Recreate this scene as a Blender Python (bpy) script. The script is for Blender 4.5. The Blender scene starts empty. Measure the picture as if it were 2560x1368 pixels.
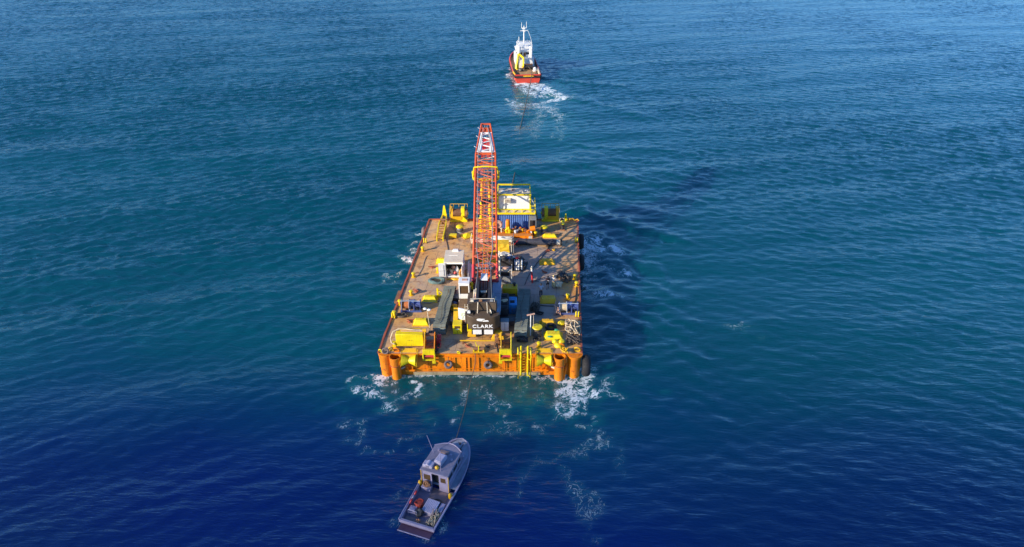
import bpy, bmesh, math, random
import numpy as np
from mathutils import Vector, Matrix, Euler, noise as mnoise
R = math.radians
random.seed(7)
scene = bpy.context.scene
COL = scene.collection

# ------------------------------------------------------------------ camera
F_PX, HC = 1707.0, 47.0                       # 24 mm lens on a 36 mm frame 2560 px wide; drone 47 m above the sea
TH, PSI = R(31.156), R(3.986)
FW = Vector((-math.sin(PSI)*math.cos(TH), math.cos(PSI)*math.cos(TH), -math.sin(TH)))
RT = Vector((math.cos(PSI), math.sin(PSI), 0))
UP = RT.cross(FW)
CAM = Vector((0, 0, HC))
cd = bpy.data.cameras.new('camera')
cam = bpy.data.objects.new('camera', cd); COL.objects.link(cam)
cd.sensor_width = 36; cd.lens = 36*F_PX/2560; cd.clip_start = .5; cd.clip_end = 20000
m = Matrix((RT, UP, -FW)).transposed().to_4x4(); m.translation = CAM
cam.matrix_world = m
scene.camera = cam

def P(px, py, z=3.0):
    """surveyed point of the photograph at height z, in metres"""
    r = FW*F_PX + RT*(px-1280) + UP*(684-py)
    return CAM + r*((z-HC)/r.z)
DK = 3.0                                       # deck height
SK = R(4.0)                                    # the barge lies about four degrees off the world x axis

# ------------------------------------------------------------------ light
SUN_A, SUN_E = R(57), R(19)                    # light travels towards +x +y
tosun = Vector((-math.sin(SUN_A)*math.cos(SUN_E), -math.cos(SUN_A)*math.cos(SUN_E), math.sin(SUN_E)))
sl = bpy.data.lights.new('sun', 'SUN'); sl.energy = 5.0; sl.angle = R(.5); sl.color = (1, .87, .67)
so = bpy.data.objects.new('sun', sl); COL.objects.link(so)
so.rotation_euler = tosun.to_track_quat('Z', 'Y').to_euler(); so.location = (-60, -60, 80)
w = bpy.data.worlds.new('World'); scene.world = w; w.use_nodes = True
nt = w.node_tree; nt.nodes.clear()
sky = nt.nodes.new('ShaderNodeTexSky'); sky.sky_type = 'NISHITA'; sky.sun_disc = False
sky.sun_elevation = SUN_E
sky.sun_rotation = math.atan2(tosun.x, tosun.y)
sky.air_density = 1.0; sky.dust_density = .7; sky.ozone_density = 9.0
bg = nt.nodes.new('ShaderNodeBackground'); bg.inputs[1].default_value = .15
wo = nt.nodes.new('ShaderNodeOutputWorld')
nt.links.new(sky.outputs[0], bg.inputs[0]); nt.links.new(bg.outputs[0], wo.inputs[0])
scene.view_settings.view_transform = 'Standard'
scene.view_settings.look = 'None'
scene.view_settings.exposure = 0.78
scene.view_settings.gamma = 1
scene.render.resolution_x = 1024; scene.render.resolution_y = 547

# ------------------------------------------------------------------ mesh helpers
class MB:
    def __init__(s): s.v = []; s.f = []
    def add(s, vs, fs, M=None):
        b = len(s.v)
        for p in vs:
            p = Vector(p)
            s.v.append(tuple(M @ p) if M else tuple(p))
        s.f += [tuple(i+b for i in f) for f in fs]
        return s
    def box(s, c, d, rz=0, rx=0, ry=0):
        x, y, z = d[0]/2, d[1]/2, d[2]/2
        M = Matrix.Translation(c) @ Euler((rx, ry, rz)).to_matrix().to_4x4()
        vs = [(i*x, j*y, k*z) for k in (-1, 1) for j in (-1, 1) for i in (-1, 1)]
        return s.add(vs, [(0,2,3,1),(4,5,7,6),(0,1,5,4),(2,6,7,3),(0,4,6,2),(1,3,7,5)], M)
    def fr(s, c, b, t, h, off=(0, 0), rz=0):       # frustum standing on c
        vs = [(i*b[0]/2, j*b[1]/2, 0) for j in (-1, 1) for i in (-1, 1)]
        vs += [(i*t[0]/2+off[0], j*t[1]/2+off[1], h) for j in (-1, 1) for i in (-1, 1)]
        M = Matrix.Translation(c) @ Matrix.Rotation(rz, 4, 'Z')
        return s.add(vs, [(0,2,3,1),(4,5,7,6),(0,1,5,4),(2,6,7,3),(0,4,6,2),(1,3,7,5)], M)
    def cyl(s, p, q, r, r2=None, n=12, cap=True):
        p, q = Vector(p), Vector(q); r2 = r if r2 is None else r2
        d = (q-p); L = d.length
        if L < 1e-6: return s
        M = Matrix.Translation(p) @ d.to_track_quat('Z', 'Y').to_matrix().to_4x4()
        a = [2*math.pi*i/n for i in range(n)]
        vs = [(r*math.cos(t), r*math.sin(t), 0) for t in a]+[(r2*math.cos(t), r2*math.sin(t), L) for t in a]
        fs = [(i, (i+1) % n, n+(i+1) % n, n+i) for i in range(n)]
        if cap: fs += [tuple(range(n-1, -1, -1)), tuple(range(n, 2*n))]
        return s.add(vs, fs, M)
    def bar(s, p, q, w, h=None):
        p, q = Vector(p), Vector(q); h = h or w; d = q-p; L = d.length
        M = Matrix.Translation(p) @ d.to_track_quat('Z', 'Y').to_matrix().to_4x4()
        return s.add([(i*w/2, j*h/2, k*L) for k in (0, 1) for j in (-1, 1) for i in (-1, 1)],
                     [(0,2,3,1),(4,5,7,6),(0,1,5,4),(2,6,7,3),(0,4,6,2),(1,3,7,5)], M)
    def tube(s, pts, r, n=6, closed=False):
        pts = [Vector(p) for p in pts]; N = len(pts); b = len(s.v); u = Vector((0, 0, 1))
        for i, p in enumerate(pts):
            if closed: t = pts[(i+1) % N]-pts[i-1]
            else: t = pts[min(i+1, N-1)]-pts[max(i-1, 0)]
            if t.length < 1e-7: t = Vector((1, 0, 0))
            t.normalize(); x = t.cross(u)
            if x.length < .05: x = t.cross(Vector((0, 1, 0)))
            x.normalize(); y = t.cross(x)
            for k in range(n):
                a = 2*math.pi*k/n
                s.v.append(tuple(p+x*(r*math.cos(a))+y*(r*math.sin(a))))
        for i in range(N if closed else N-1):
            j = (i+1) % N
            for k in range(n):
                s.f.append((b+i*n+k, b+i*n+(k+1) % n, b+j*n+(k+1) % n, b+j*n+k))
        if not closed:
            s.f += [tuple(b+k for k in range(n-1, -1, -1)), tuple(b+(N-1)*n+k for k in range(n))]
        return s
    def torus(s, c, ax, Rr, r, nu=22, nv=8, sc=1.0):
        M = Matrix.Translation(c) @ Vector(ax).to_track_quat('Z', 'Y').to_matrix().to_4x4()
        vs = [((Rr+r*math.cos(b))*math.cos(a), (Rr+r*math.cos(b))*math.sin(a), sc*r*math.sin(b))
              for a in [2*math.pi*i/nu for i in range(nu)] for b in [2*math.pi*j/nv for j in range(nv)]]
        fs = [(i*nv+j, ((i+1) % nu)*nv+j, ((i+1) % nu)*nv+(j+1) % nv, i*nv+(j+1) % nv) for i in range(nu) for j in range(nv)]
        return s.add(vs, fs, M)
    def lathe(s, prof, c=(0, 0, 0), ax=(0, 0, 1), n=16):
        M = Matrix.Translation(c) @ Vector(ax).to_track_quat('Z', 'Y').to_matrix().to_4x4()
        vs = [(r*math.cos(2*math.pi*i/n), r*math.sin(2*math.pi*i/n), z) for r, z in prof for i in range(n)]
        fs = [(k*n+i, k*n+(i+1) % n, (k+1)*n+(i+1) % n, (k+1)*n+i) for k in range(len(prof)-1) for i in range(n)]
        if prof[0][0] > 1e-4: fs.append(tuple(range(n-1, -1, -1)))
        if prof[-1][0] > 1e-4: fs.append(tuple((len(prof)-1)*n+i for i in range(n)))
        return s.add(vs, fs, M)
    def prism(s, poly, ext):
        n = len(poly); e = Vector(ext); vs = [Vector(p) for p in poly]; vs = vs+[p+e for p in vs]
        return s.add(vs, [tuple(range(n-1, -1, -1)), tuple(range(n, 2*n))]+[(i, (i+1) % n, n+(i+1) % n, n+i) for i in range(n)])
    def blob(s, c, r, amp=.25, fq=1.5, sub=2, seed=0, floor=None):
        bm = bmesh.new(); bmesh.ops.create_icosphere(bm, subdivisions=sub, radius=1)
        rr = Vector(r) if not isinstance(r, (int, float)) else Vector((r, r, r))
        vs = []
        for v in bm.verts:
            k = 1+amp*mnoise.noise(v.co*fq+Vector((seed*7.3, seed*3.1, seed*1.7)))*2
            p = Vector((v.co.x*rr.x*k, v.co.y*rr.y*k, v.co.z*rr.z*k))+Vector(c)
            if floor is not None and p.z < floor: p.z = floor
            vs.append(p)
        fs = [tuple(x.index for x in f.verts) for f in bm.faces]
        bm.free(); return s.add(vs, fs)
    def skewloop(s, *a): return s

def mkmesh(name, mb, mats, smooth=35):
    me = bpy.data.meshes.new(name)
    me.from_pydata(mb.v, [], mb.f)
    bm = bmesh.new(); bm.from_mesh(me); bmesh.ops.recalc_face_normals(bm, faces=bm.faces); bm.to_mesh(me); bm.free()
    me.materials.append(mats)
    if smooth and len(me.polygons):
        me.polygons.foreach_set('use_smooth', [True]*len(me.polygons))
        me.set_sharp_from_angle(angle=R(smooth))
    return me
def part(name, mb, mat, parent, loc=(0, 0, 0), bev=0, label=None):
    o = bpy.data.objects.new(name, mkmesh(name, mb, mat)); COL.objects.link(o)
    o.parent = parent; o.location = loc
    if bev:
        b = o.modifiers.new('bevel', 'BEVEL'); b.width = bev; b.segments = 2; b.limit_method = 'ANGLE'; b.angle_limit = R(40)
    if label: o['label'] = label
    return o
def tag(o, label=None, cat=None, group=None, kind=None):
    if label: o['label'] = label
    if cat: o['category'] = cat
    if group: o['group'] = group
    if kind: o['kind'] = kind
    return o
def thing(name, label, cat, loc, rz=0, group=None):
    o = bpy.data.objects.new(name, None); COL.objects.link(o); o.empty_display_size = .3
    o.location = loc; o.rotation_euler = (0, 0, rz)
    return tag(o, label, cat, group)
def solo(name, mb, mat, label, cat, loc, rz=0, group=None, bev=0):
    o = part(name, mb, mat, None, loc, bev); o.rotation_euler = (0, 0, rz)
    return tag(o, label, cat, group)
def dup(root, loc, rz, label, group=None):
    def cp(o, par):
        c = o.copy(); COL.objects.link(c); c.parent = par
        for ch in kids.get(o.name, []): cp(ch, c)
        return c
    kids = {}
    for o in list(COL.objects):
        if o.parent: kids.setdefault(o.parent.name, []).append(o)
    r = cp(root, None); r.location = loc; r.rotation_euler = (0, 0, rz); r['label'] = label
    if group: r['group'] = group
    return r

# ------------------------------------------------------------------ materials
def N(nt, t, **k):
    n = nt.nodes.new(t)
    for a, b in k.items(): setattr(n, a, b)
    return n
def ramp(nt, src, stops):
    r = N(nt, 'ShaderNodeValToRGB'); e = r.color_ramp.elements
    while len(e) > 1: e.remove(e[-1])
    e[0].position = stops[0][0]; e[0].color = (*stops[0][1], 1) if len(stops[0][1]) == 3 else stops[0][1]
    for p, c in stops[1:]:
        x = e.new(p); x.color = (*c, 1)
    nt.links.new(src, r.inputs[0]); return r.outputs[0]
def noise(nt, vec, scale, detail=4, rough=.55, dist=0):
    n = N(nt, 'ShaderNodeTexNoise'); n.inputs['Scale'].default_value = scale; n.inputs['Detail'].default_value = detail
    n.inputs['Roughness'].default_value = rough; n.inputs['Distortion'].default_value = dist
    if vec is not None: nt.links.new(vec, n.inputs['Vector'])
    return n.outputs[0]
def mixc(nt, f, a, b, mode='MIX'):
    m = N(nt, 'ShaderNodeMix', data_type='RGBA', blend_type=mode)
    for i, x in ((0, f), (6, a), (7, b)):
        if isinstance(x, (int, float)): m.inputs[i].default_value = x
        elif isinstance(x, tuple): m.inputs[i].default_value = (*x, 1)
        else: nt.links.new(x, m.inputs[i])
    return m.outputs[2]
def mth(nt, op, a, b=None, clamp=False):
    m = N(nt, 'ShaderNodeMath', operation=op, use_clamp=clamp)
    for i, x in ((0, a), (1, b)):
        if x is None: continue
        if isinstance(x, (int, float)): m.inputs[i].default_value = x
        else: nt.links.new(x, m.inputs[i])
    return m.outputs[0]
def vmap(nt, src, sc, rot=(0, 0, 0)):
    m = N(nt, 'ShaderNodeMapping'); m.inputs['Scale'].default_value = sc; m.inputs['Rotation'].default_value = rot
    nt.links.new(src, m.inputs[0]); return m.outputs[0]
def newmat(name):
    m = bpy.data.materials.new(name); m.use_nodes = True; nt = m.node_tree
    return m, nt, nt.nodes['Principled BSDF']
W0 = (1, 1, 1); B0 = (0, 0, 0)
def paint(name, base, rough=.45, rust=.25, rcol=(.16, .055, .02), var=.22, scale=1.3, metal=0, streak=.25, bump=.02, dirt=(.10, .075, .05)):
    m, nt, b = newmat(name)
    tc = N(nt, 'ShaderNodeTexCoord').outputs['Object']
    big = noise(nt, tc, .7*scale, 3)
    dark = tuple(c*(1-var) for c in base); lite = tuple(min(.95, c*(1+.35*var)) for c in base)
    c = ramp(nt, big, [(.3, dark), (.7, lite)])
    if streak:
        st = noise(nt, vmap(nt, tc, (3.2, 3.2, .35)), 1.6*scale, 4, .6)
        c = mixc(nt, mth(nt, 'MULTIPLY', ramp(nt, st, [(.52, B0), (.74, W0)]), streak), c, dirt)
    if rust:
        rn = noise(nt, tc, 2.4*scale, 7, .68, .4)
        t = .72-.26*rust
        c = mixc(nt, ramp(nt, rn, [(t, B0), (t+.07, W0)]), c, rcol)
    nt.links.new(c, b.inputs['Base Color'])
    b.inputs['Metallic'].default_value = metal
    nt.links.new(ramp(nt, noise(nt, tc, 3*scale, 4), [(.3, (rough-.1,)*3), (.75, (min(1, rough+.18),)*3)]), b.inputs['Roughness'])
    if bump:
        bp = N(nt, 'ShaderNodeBump'); bp.inputs['Strength'].default_value = .35; bp.inputs['Distance'].default_value = bump
        nt.links.new(noise(nt, tc, 5*scale, 5), bp.inputs['Height']); nt.links.new(bp.outputs[0], b.inputs['Normal'])
    return m
# ------------------------------------------------------------------ sea
def build_sea():
    nx, ny, dx = 1180, 800, .42
    x0, y0 = -255.0, 8.0
    xs = x0+np.arange(nx)*dx; ys = y0+np.arange(ny)*dx
    X, Y = np.meshgrid(xs, ys)
    rng = np.random.default_rng(3)
    Nf = 1280; Lf = Nf*dx
    k1 = 2*np.pi*np.fft.fftfreq(Nf, dx); KX, KY = np.meshgrid(k1, k1); K = np.hypot(KX, KY); K[0, 0] = 1e-6
    def field(dirv, spread, lp, lmin, std, seed, p=4.0):
        r = np.random.default_rng(seed)
        d = np.array(dirv)/np.hypot(*dirv)
        cosd = (KX*d[0]+KY*d[1])/K
        S = np.exp(-1.2*(2*np.pi/lp/K)**2)/K**p*np.abs(cosd)**spread*np.exp(-(K*lmin/(2*np.pi))**2)
        S[0, 0] = 0
        h = np.fft.ifft2(np.sqrt(S)*(r.normal(size=K.shape)+1j*r.normal(size=K.shape))).real
        return h/h.std()*std
    def crop(h): return h[:ny, :nx]
    swell = crop(field((.30, -1), 22, 24, 7, .13, 1))
    windL = crop(field((.45, -1), 10, 2.3, .85, .075, 2, 3.0))
    windR = crop(field((-.35, -1), 9, 2.6, .85, .058, 4, 3.0))
    chop = crop(field((.1, -1), 1.5, 2.2, .7, .035, 5, 3.2))
    wr = 1/(1+np.exp(-(X-18-.10*(Y-60))/16))
    lowf = crop(field((1, .2), 0, 60, 25, 1, 9))
    def smooth(a, b, v): t = np.clip((v-a)/(b-a), 0, 1); return t*t*(3-2*t)
    foam = np.zeros_like(X); churn = np.zeros_like(X); calm = np.zeros_like(X); ridge = np.zeros_like(X)
    def W(px, py): q = P(px, py, 0); return q.x, q.y
    warpx = crop(field((1, 0), 0, 3.2, 1.0, .55, 11)); warpy = crop(field((0, 1), 0, 3.2, 1.0, .55, 12))
    def line(dst, pts, wd, st, taper=True, warp=1.0):
        pts = [W(*p) for p in pts]; n = len(pts)-1
        for i in range(n):
            (ax, ay), (bx, by) = pts[i], pts[i+1]
            m = wd*3+2
            i0 = max(0, int((min(ax, bx)-m-x0)/dx)); i1 = min(nx, int((max(ax, bx)+m-x0)/dx)+1)
            j0 = max(0, int((min(ay, by)-m-y0)/dx)); j1 = min(ny, int((max(ay, by)+m-y0)/dx)+1)
            if i1 <= i0 or j1 <= j0: continue
            xx = X[j0:j1, i0:i1]+warp*warpx[j0:j1, i0:i1]; yy = Y[j0:j1, i0:i1]+warp*warpy[j0:j1, i0:i1]
            L2 = (bx-ax)**2+(by-ay)**2+1e-9
            t = np.clip(((xx-ax)*(bx-ax)+(yy-ay)*(by-ay))/L2, 0, 1)
            d = np.hypot(xx-ax-t*(bx-ax), yy-ay-t*(by-ay))
            s = st*(1-.45*(i+t)/n) if taper else st
            dst[j0:j1, i0:i1] = np.maximum(dst[j0:j1, i0:i1], s*np.exp(-(d/wd)**2))
    # --- foam: stern corners
    line(foam, [(1400, 950), (1432, 972), (1450, 960)], 1.0, .95)
    line(foam, [(1452, 946), (1478, 962), (1486, 978), (1470, 992)], .42, .8)
    line(foam, [(1410, 965), (1430, 1000), (1418, 1025), (1400, 1015)], .7, .72)
    line(foam, [(1440, 980), (1464, 1004), (1452, 1022), (1425, 1008)], .45, .7)
    line(foam, [(1395, 975), (1392, 1010), (1405, 1030)], .4, .6)
    line(foam, [(1455, 1030), (1480, 1070), (1510, 1110)], .35, .5)
    line(foam, [(1500, 960), (1535, 985), (1548, 998)], .35, .5)
    line(foam, [(1545, 990), (1550, 1000)], .45, .85)
    line(foam, [(1030, 946), (1055, 960), (1063, 976), (1052, 994)], .38, .95, False)
    line(foam, [(1052, 994), (1030, 1004), (1000, 996), (990, 984)], .28, .55)
    line(foam, [(945, 942), (915, 944), (893, 955), (890, 962)], .32, .75)
    line(foam, [(905, 975), (930, 982), (945, 990)], .5, .75)
    line(foam, [(950, 985), (962, 1002), (976, 1014), (955, 1018)], .5, .85)
    line(foam, [(948, 940), (962, 948), (968, 962)], .5, .95)
    line(foam, [(975, 945), (1000, 950)], .4, .8)
    # streaks shed behind the transom
    for pts, wd, st in (([(1090, 950), (1068, 985)], .35, .34), ([(1160, 960), (1148, 1010), (1130, 1045), (1118, 1058)], .35, .42),
                        ([(1200, 952), (1192, 985), (1200, 1020)], .3, .4), ([(1228, 985), (1240, 1020), (1250, 1048), (1262, 1060)], .42, .56),
                        ([(1285, 950), (1300, 985)], .3, .45), ([(1312, 950), (1322, 985)], .3, .46), ([(1330, 955), (1345, 990)], .3, .45),
                        ([(1235, 940), (1170, 965), (1120, 975)], .3, .34), ([(1130, 1050), (1122, 1060), (1108, 1078)], .4, .5),
                        ([(880, 1060), (900, 1090), (870, 1100)], .7, .36), ([(905, 1130), (1000, 1110), (1060, 1085)], .6, .34),
                        ([(1300, 1090), (1270, 1060), (1220, 1075)], .5, .34), ([(1350, 1070), (1390, 1050), (1440, 1020)], .4, .4),
                        ([(1500, 1110), (1440, 1130), (1350, 1150), (1290, 1170)], .7, .29), ([(1480, 1060), (1540, 1110), (1560, 1160)], .6, .30),
                        ([(1440, 1240), (1480, 1290), (1475, 1330)], .7, .34), ([(1300, 1240), (1310, 1180), (1330, 1150)], .5, .32),
                        ([(1020, 1310), (985, 1335)], .8, .34), ([(1420, 1200), (1470, 1230), (1500, 1300)], .7, .33)):
        line(foam, pts, wd*.9, st*.88)
    line(foam, [(950, 941), (1100, 941), (1300, 941), (1452, 941)], .30, .62, False, .4)
    line(foam, [(993, 1330), (985, 1300), (1010, 1240)], .3, .34); line(foam, [(1000, 1338), (1050, 1350), (1095, 1340)], .4, .40); line(foam, [(1100, 1335), (1140, 1260), (1172, 1180)], .22, .33)
    # sides of the barge
    line(foam, [(1452, 598), (1478, 606), (1490, 622), (1476, 650), (1470, 668)], 1.3, .86)
    line(foam, [(1455, 600), (1462, 640), (1466, 690)], .9, .74)
    line(foam, [(1531, 619), (1552, 634)], .5, 1.0, False, .3)
    line(foam, [(1500, 660), (1545, 678), (1568, 686)], .4, .6)
    line(foam, [(1566, 684), (1575, 687)], .4, .9, False, .3)
    line(foam, [(1470, 722), (1500, 740), (1535, 735)], .7, .74)
    line(foam, [(1520, 736), (1535, 744)], .6, .9, False)
    line(foam, [(1462, 700), (1475, 745), (1485, 760)], .3, .4)
    line(foam, [(1020, 648), (1030, 656)], .6, .9, False, .3)
    line(foam, [(1062, 592), (1040, 620), (1020, 650)], .6, .58)
    line(foam, [(985, 690), (962, 702), (966, 716)], .35, .52)
    line(foam, [(1000, 686), (992, 712)], .35, .5)
    line(foam, [(1470, 925), (1490, 945)], .4, .7)
    line(foam, [(1845, 814), (1850, 818)], .3, .30); line(foam, [(1850, 820), (1875, 826)], .8, .28)
    # tug wash
    line(foam, [(1300, 208), (1330, 216), (1375, 234), (1420, 243)], 1.9, .95)
    line(foam, [(1345, 214), (1370, 226)], 2.2, .8, False)
    line(foam, [(1415, 243), (1380, 252), (1330, 262), (1285, 256)], 1.2, .8)
    line(foam, [(1310, 222), (1345, 240)], 2.0, .6, False)
    line(foam, [(1280, 252), (1290, 266), (1350, 268)], 1.3, .6)
    line(foam, [(1370, 268), (1385, 284), (1408, 286)], 1.3, .52)
    line(foam, [(1278, 170), (1276, 190), (1290, 208)], .8, .7)
    line(foam, [(1290, 278), (1305, 292)], 1.2, .5)
    line(foam, [(1352, 262), (1345, 300), (1335, 345)], 1.2, .44); line(foam, [(1395, 285), (1400, 320), (1392, 350)], 1.1, .40)
    # --- churned teal water
    line(churn, [(1340, 215), (1360, 260), (1390, 330)], 7, .9, True, 4)
    line(churn, [(950, 960), (1200, 975), (1452, 965)], 3.2, .75, False, 3)
    line(churn, [(1180, 985), (1210, 1040)], 3.8, .8, True, 3); line(churn, [(1420, 970), (1435, 1020)], 2.6, .95, True, 2)
    line(churn, [(1480, 610), (1560, 680)], 6, .35, True, 4)
    # --- slick water along the tow and to starboard
    line(calm, [(1330, 250), (1420, 420), (1560, 600), (1750, 760)], 20, .8, False, 8)
    line(calm, [(960, 985), (1200, 1000), (1440, 985)], 5.5, 1.0, False, 2); line(calm, [(1130, 1060), (1300, 1050)], 5, .9, False, 2)
    line(calm, [(1520, 480), (1750, 560)], 14, .5, False, 6)
    # --- ship waves
    for pts, wd, st in (([(1352, 195), (1430, 205), (1560, 218)], 1.6, .32), ([(1272, 178), (1200, 190), (1090, 222)], 1.5, .26),
                        ([(1400, 238), (1500, 262), (1640, 300)], 1.8, .2), ([(1260, 420), (1480, 412), (1580, 450)], 2.2, .26),
                        ([(1340, 470), (1480, 500), (1640, 530)], 2.0, .22), ([(1450, 530), (1560, 560), (1700, 600)], 1.6, .3),
                        ([(1452, 585), (1540, 590), (1660, 612)], 1.6, -.36),
                        ([(1440, 400), (1480, 398), (1560, 410)], 1.6, .16), ([(1300, 430), (1420, 440), (1560, 445)], 1.8, .2)):
        sgn = 1 if st > 0 else -1; tmp = np.zeros_like(X); line(tmp, pts, wd, abs(st)*1.7, True, .8); ridge += sgn*tmp
    for k in range(9):                                     # diverging train off the starboard side
        a = 560+k*46; line(ridge, [(1490+6*k, a+30), (1580+10*k, a+85), (1690+16*k, a+150+4*k)], .9, .34-.014*k, True, .9)
    for k in range(7):                                     # short arcs thrown off the starboard quarter
        a = 690+k*38; line(ridge, [(1500, a+40), (1560+6*k, a+18), (1650+8*k, a+48)], .7, .24, True, .8)
    for k in range(8):                                     # fainter train off the port side
        a = 575+k*38; line(ridge, [(1042-15*k, a+40), (930-22*k, a+18), (800-34*k, a+6), (640-40*k, a+2)], .8, .17, True, .9)
    for k in range(5): line(ridge, [(1440+10*k, 360+24*k), (1530+10*k, 372+26*k), (1640+14*k, 372+30*k), (1760+18*k, 392+36*k)], 1.2, .2, True, 1.0)
    sup = np.clip(1-.68*calm, 0, 1)*(.62+.38*smooth(36, 72, Y))
    h = swell*(1-.2*wr)+(windL*(1-wr)*1.0+windR*wr*.95+chop)*sup*(1+.22*np.tanh(lowf))+ridge
    h *= 1-.58*smooth(85, 250, Y)
    h += .10*np.clip(foam, 0, 1)*np.abs(warpx)
    # quiet under the hulls
    edge = smooth(0, 32, X-xs[0])*smooth(0, 32, xs[-1]-X)*smooth(0, 8, Y-ys[0])*smooth(0, 32, ys[-1]-Y)
    Z = h*edge
    verts = np.stack([X, Y, Z], -1).reshape(-1, 3)
    idx = np.arange(nx*ny).reshape(ny, nx)
    q = np.stack([idx[:-1, :-1], idx[:-1, 1:], idx[1:, 1:], idx[1:, :-1]], -1).reshape(-1, 4)
    # the open sea out to the horizon: rings of quads round the fine sheet
    rx = np.array([-9000, -2500, -700, xs[0], xs[-1], 700, 2500, 9000.]); ry = np.array([-9000, -2500, -500, ys[0], ys[-1], 900, 3000, 9000.])
    RX, RY = np.meshgrid(rx, ry); far = np.stack([RX, RY, 0*RX], -1).reshape(-1, 3); b = len(verts); fq = []
    for j in range(7):
        for i in range(7):
            if i == 3 and j == 3: continue
            a = b+j*8+i; fq.append((a, a+1, a+9, a+8))
    verts = np.concatenate([verts, far]); q = np.concatenate([q, np.array(fq)])
    me = bpy.data.meshes.new('sea_water')
    me.vertices.add(len(verts)); me.vertices.foreach_set('co', verts.astype(np.float32).ravel())
    me.loops.add(q.size); me.loops.foreach_set('vertex_index', q.astype(np.int32).ravel())
    me.polygons.add(len(q)); me.polygons.foreach_set('loop_start', np.arange(0, q.size, 4, dtype=np.int32))
    me.polygons.foreach_set('loop_total', np.full(len(q), 4, np.int32))
    me.update(calc_edges=True); me.polygons.foreach_set('use_smooth', np.ones(len(q), bool))
    pad = np.zeros(len(far))
    for nme, a in (('foam', foam), ('churn', churn), ('calm', calm), ('open', 1-edge), ('patch', np.tanh(lowf)*.5+.5)):
        at = me.attributes.new(nme, 'FLOAT', 'POINT')
        at.data.foreach_set('value', np.concatenate([a.ravel(), pad+{'patch': .5, 'open': 1}.get(nme, 0)]).astype(np.float32))
    o = bpy.data.objects.new('water', me); COL.objects.link(o); o['kind'] = 'structure'
    # ---- material
    mt, nt, b = newmat('sea_water'); L = nt.links
    pos = N(nt, 'ShaderNodeNewGeometry').outputs['Position']
    def attr(n): a = N(nt, 'ShaderNodeAttribute'); a.attribute_name = n; return a.outputs['Fac']
    sep = N(nt, 'ShaderNodeSeparateXYZ'); L.new(pos, sep.inputs[0])
    # open-sea colour: navy darkening painted into the foreground, greener water where the tow stirs it
    dist = mth(nt, 'ADD', sep.outputs[1], mth(nt, 'MULTIPLY', mth(nt, 'SUBTRACT', noise(nt, pos, .035, 3), .5), 26))
    mr = N(nt, 'ShaderNodeMapRange', interpolation_type='SMOOTHERSTEP'); L.new(dist, mr.inputs[0]); mr.inputs[1].default_value = 30; mr.inputs[2].default_value = 66
    base = mixc(nt, mr.outputs[0], NAVY_VEIL, OPEN)
    base = mixc(nt, mth(nt, 'MULTIPLY', attr('patch'), .35), base, (OPEN[0], OPEN[1]*.55, OPEN[2]*.62))
    base = mixc(nt, mth(nt, 'MULTIPLY', attr('churn'), .8, True), base, CHURN)
    base = mixc(nt, mth(nt, 'MULTIPLY', attr('foam'), .75, True), base, (.03, .20, .21))
    # foam: webs and clots
    wob = noise(nt, pos, 1.1, 3)
    va = N(nt, 'ShaderNodeVectorMath', operation='ADD'); L.new(pos, va.inputs[0])
    nv = N(nt, 'ShaderNodeTexNoise'); nv.inputs['Scale'].default_value = .5; nv.inputs['Detail'].default_value = 3; L.new(pos, nv.inputs['Vector'])
    vs = N(nt, 'ShaderNodeVectorMath', operation='SCALE'); L.new(nv.outputs['Color'], vs.inputs[0]); vs.inputs['Scale'].default_value = 4.2; L.new(vs.outputs[0], va.inputs[1])
    n1 = noise(nt, va.outputs[0], 1.25, 5, .55, .25)
    rid = mth(nt, 'SUBTRACT', 1, mth(nt, 'MULTIPLY', mth(nt, 'ABSOLUTE', mth(nt, 'SUBTRACT', n1, .5)), 8.5), True)
    n2 = noise(nt, va.outputs[0], 6.5, 5, .65)
    pat = mth(nt, 'ADD', mth(nt, 'MULTIPLY', rid, .62), mth(nt, 'MULTIPLY', n2, .46))
    fm = mth(nt, 'ADD', attr('foam'), mth(nt, 'SUBTRACT', pat, 1.02))
    mr2 = N(nt, 'ShaderNodeMapRange', interpolation_type='SMOOTHSTEP'); L.new(fm, mr2.inputs[0]); mr2.inputs[1].default_value = -.14; mr2.inputs[2].default_value = .30
    fmask = mr2.outputs[0]
    col = mixc(nt, mth(nt, 'MULTIPLY', fmask, .9), base, (.78, .84, .85))
    L.new(col, b.inputs['Base Color'])
    b.inputs['IOR'].default_value = 1.40; b.inputs['Specular IOR Level'].default_value = 1.0; b.inputs['Specular Tint'].default_value = (.55, .93, .98, 1)
    b.subsurface_method = 'BURLEY'; b.inputs['Subsurface Weight'].default_value = 1.0; b.inputs['Subsurface Radius'].default_value = (.25, .8, 1.0); b.inputs['Subsurface Scale'].default_value = 12.0
    L.new(mth(nt, 'MULTIPLY', mth(nt, 'SUBTRACT', 1, fmask, True), .7), b.inputs['Subsurface Weight'])
    L.new(mth(nt, 'ADD', mth(nt, 'MULTIPLY', fmask, .6), .17), b.inputs['Roughness'])
    # ripples
    va2 = vmap(nt, pos, (.30, 1.15, 1), (0, 0, R(-24))); vb2 = vmap(nt, pos, (.30, 1.1, 1), (0, 0, R(20)))
    sw = N(nt, 'ShaderNodeMapRange', interpolation_type='SMOOTHSTEP'); L.new(sep.outputs[0], sw.inputs[0]); sw.inputs[1].default_value = -8; sw.inputs[2].default_value = 40
    def rip(v): return mth(nt, 'ADD', mth(nt, 'MULTIPLY', noise(nt, v, 1.05, 3, .5, .2), 1.0), mth(nt, 'MULTIPLY', noise(nt, v, 3.0, 3, .6, .2), .32))
    rA = rip(va2); rB = rip(vb2)
    mx = N(nt, 'ShaderNodeMix', data_type='FLOAT'); L.new(sw.outputs[0], mx.inputs[0]); L.new(rA, mx.inputs[2]); L.new(rB, mx.inputs[3])
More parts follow.
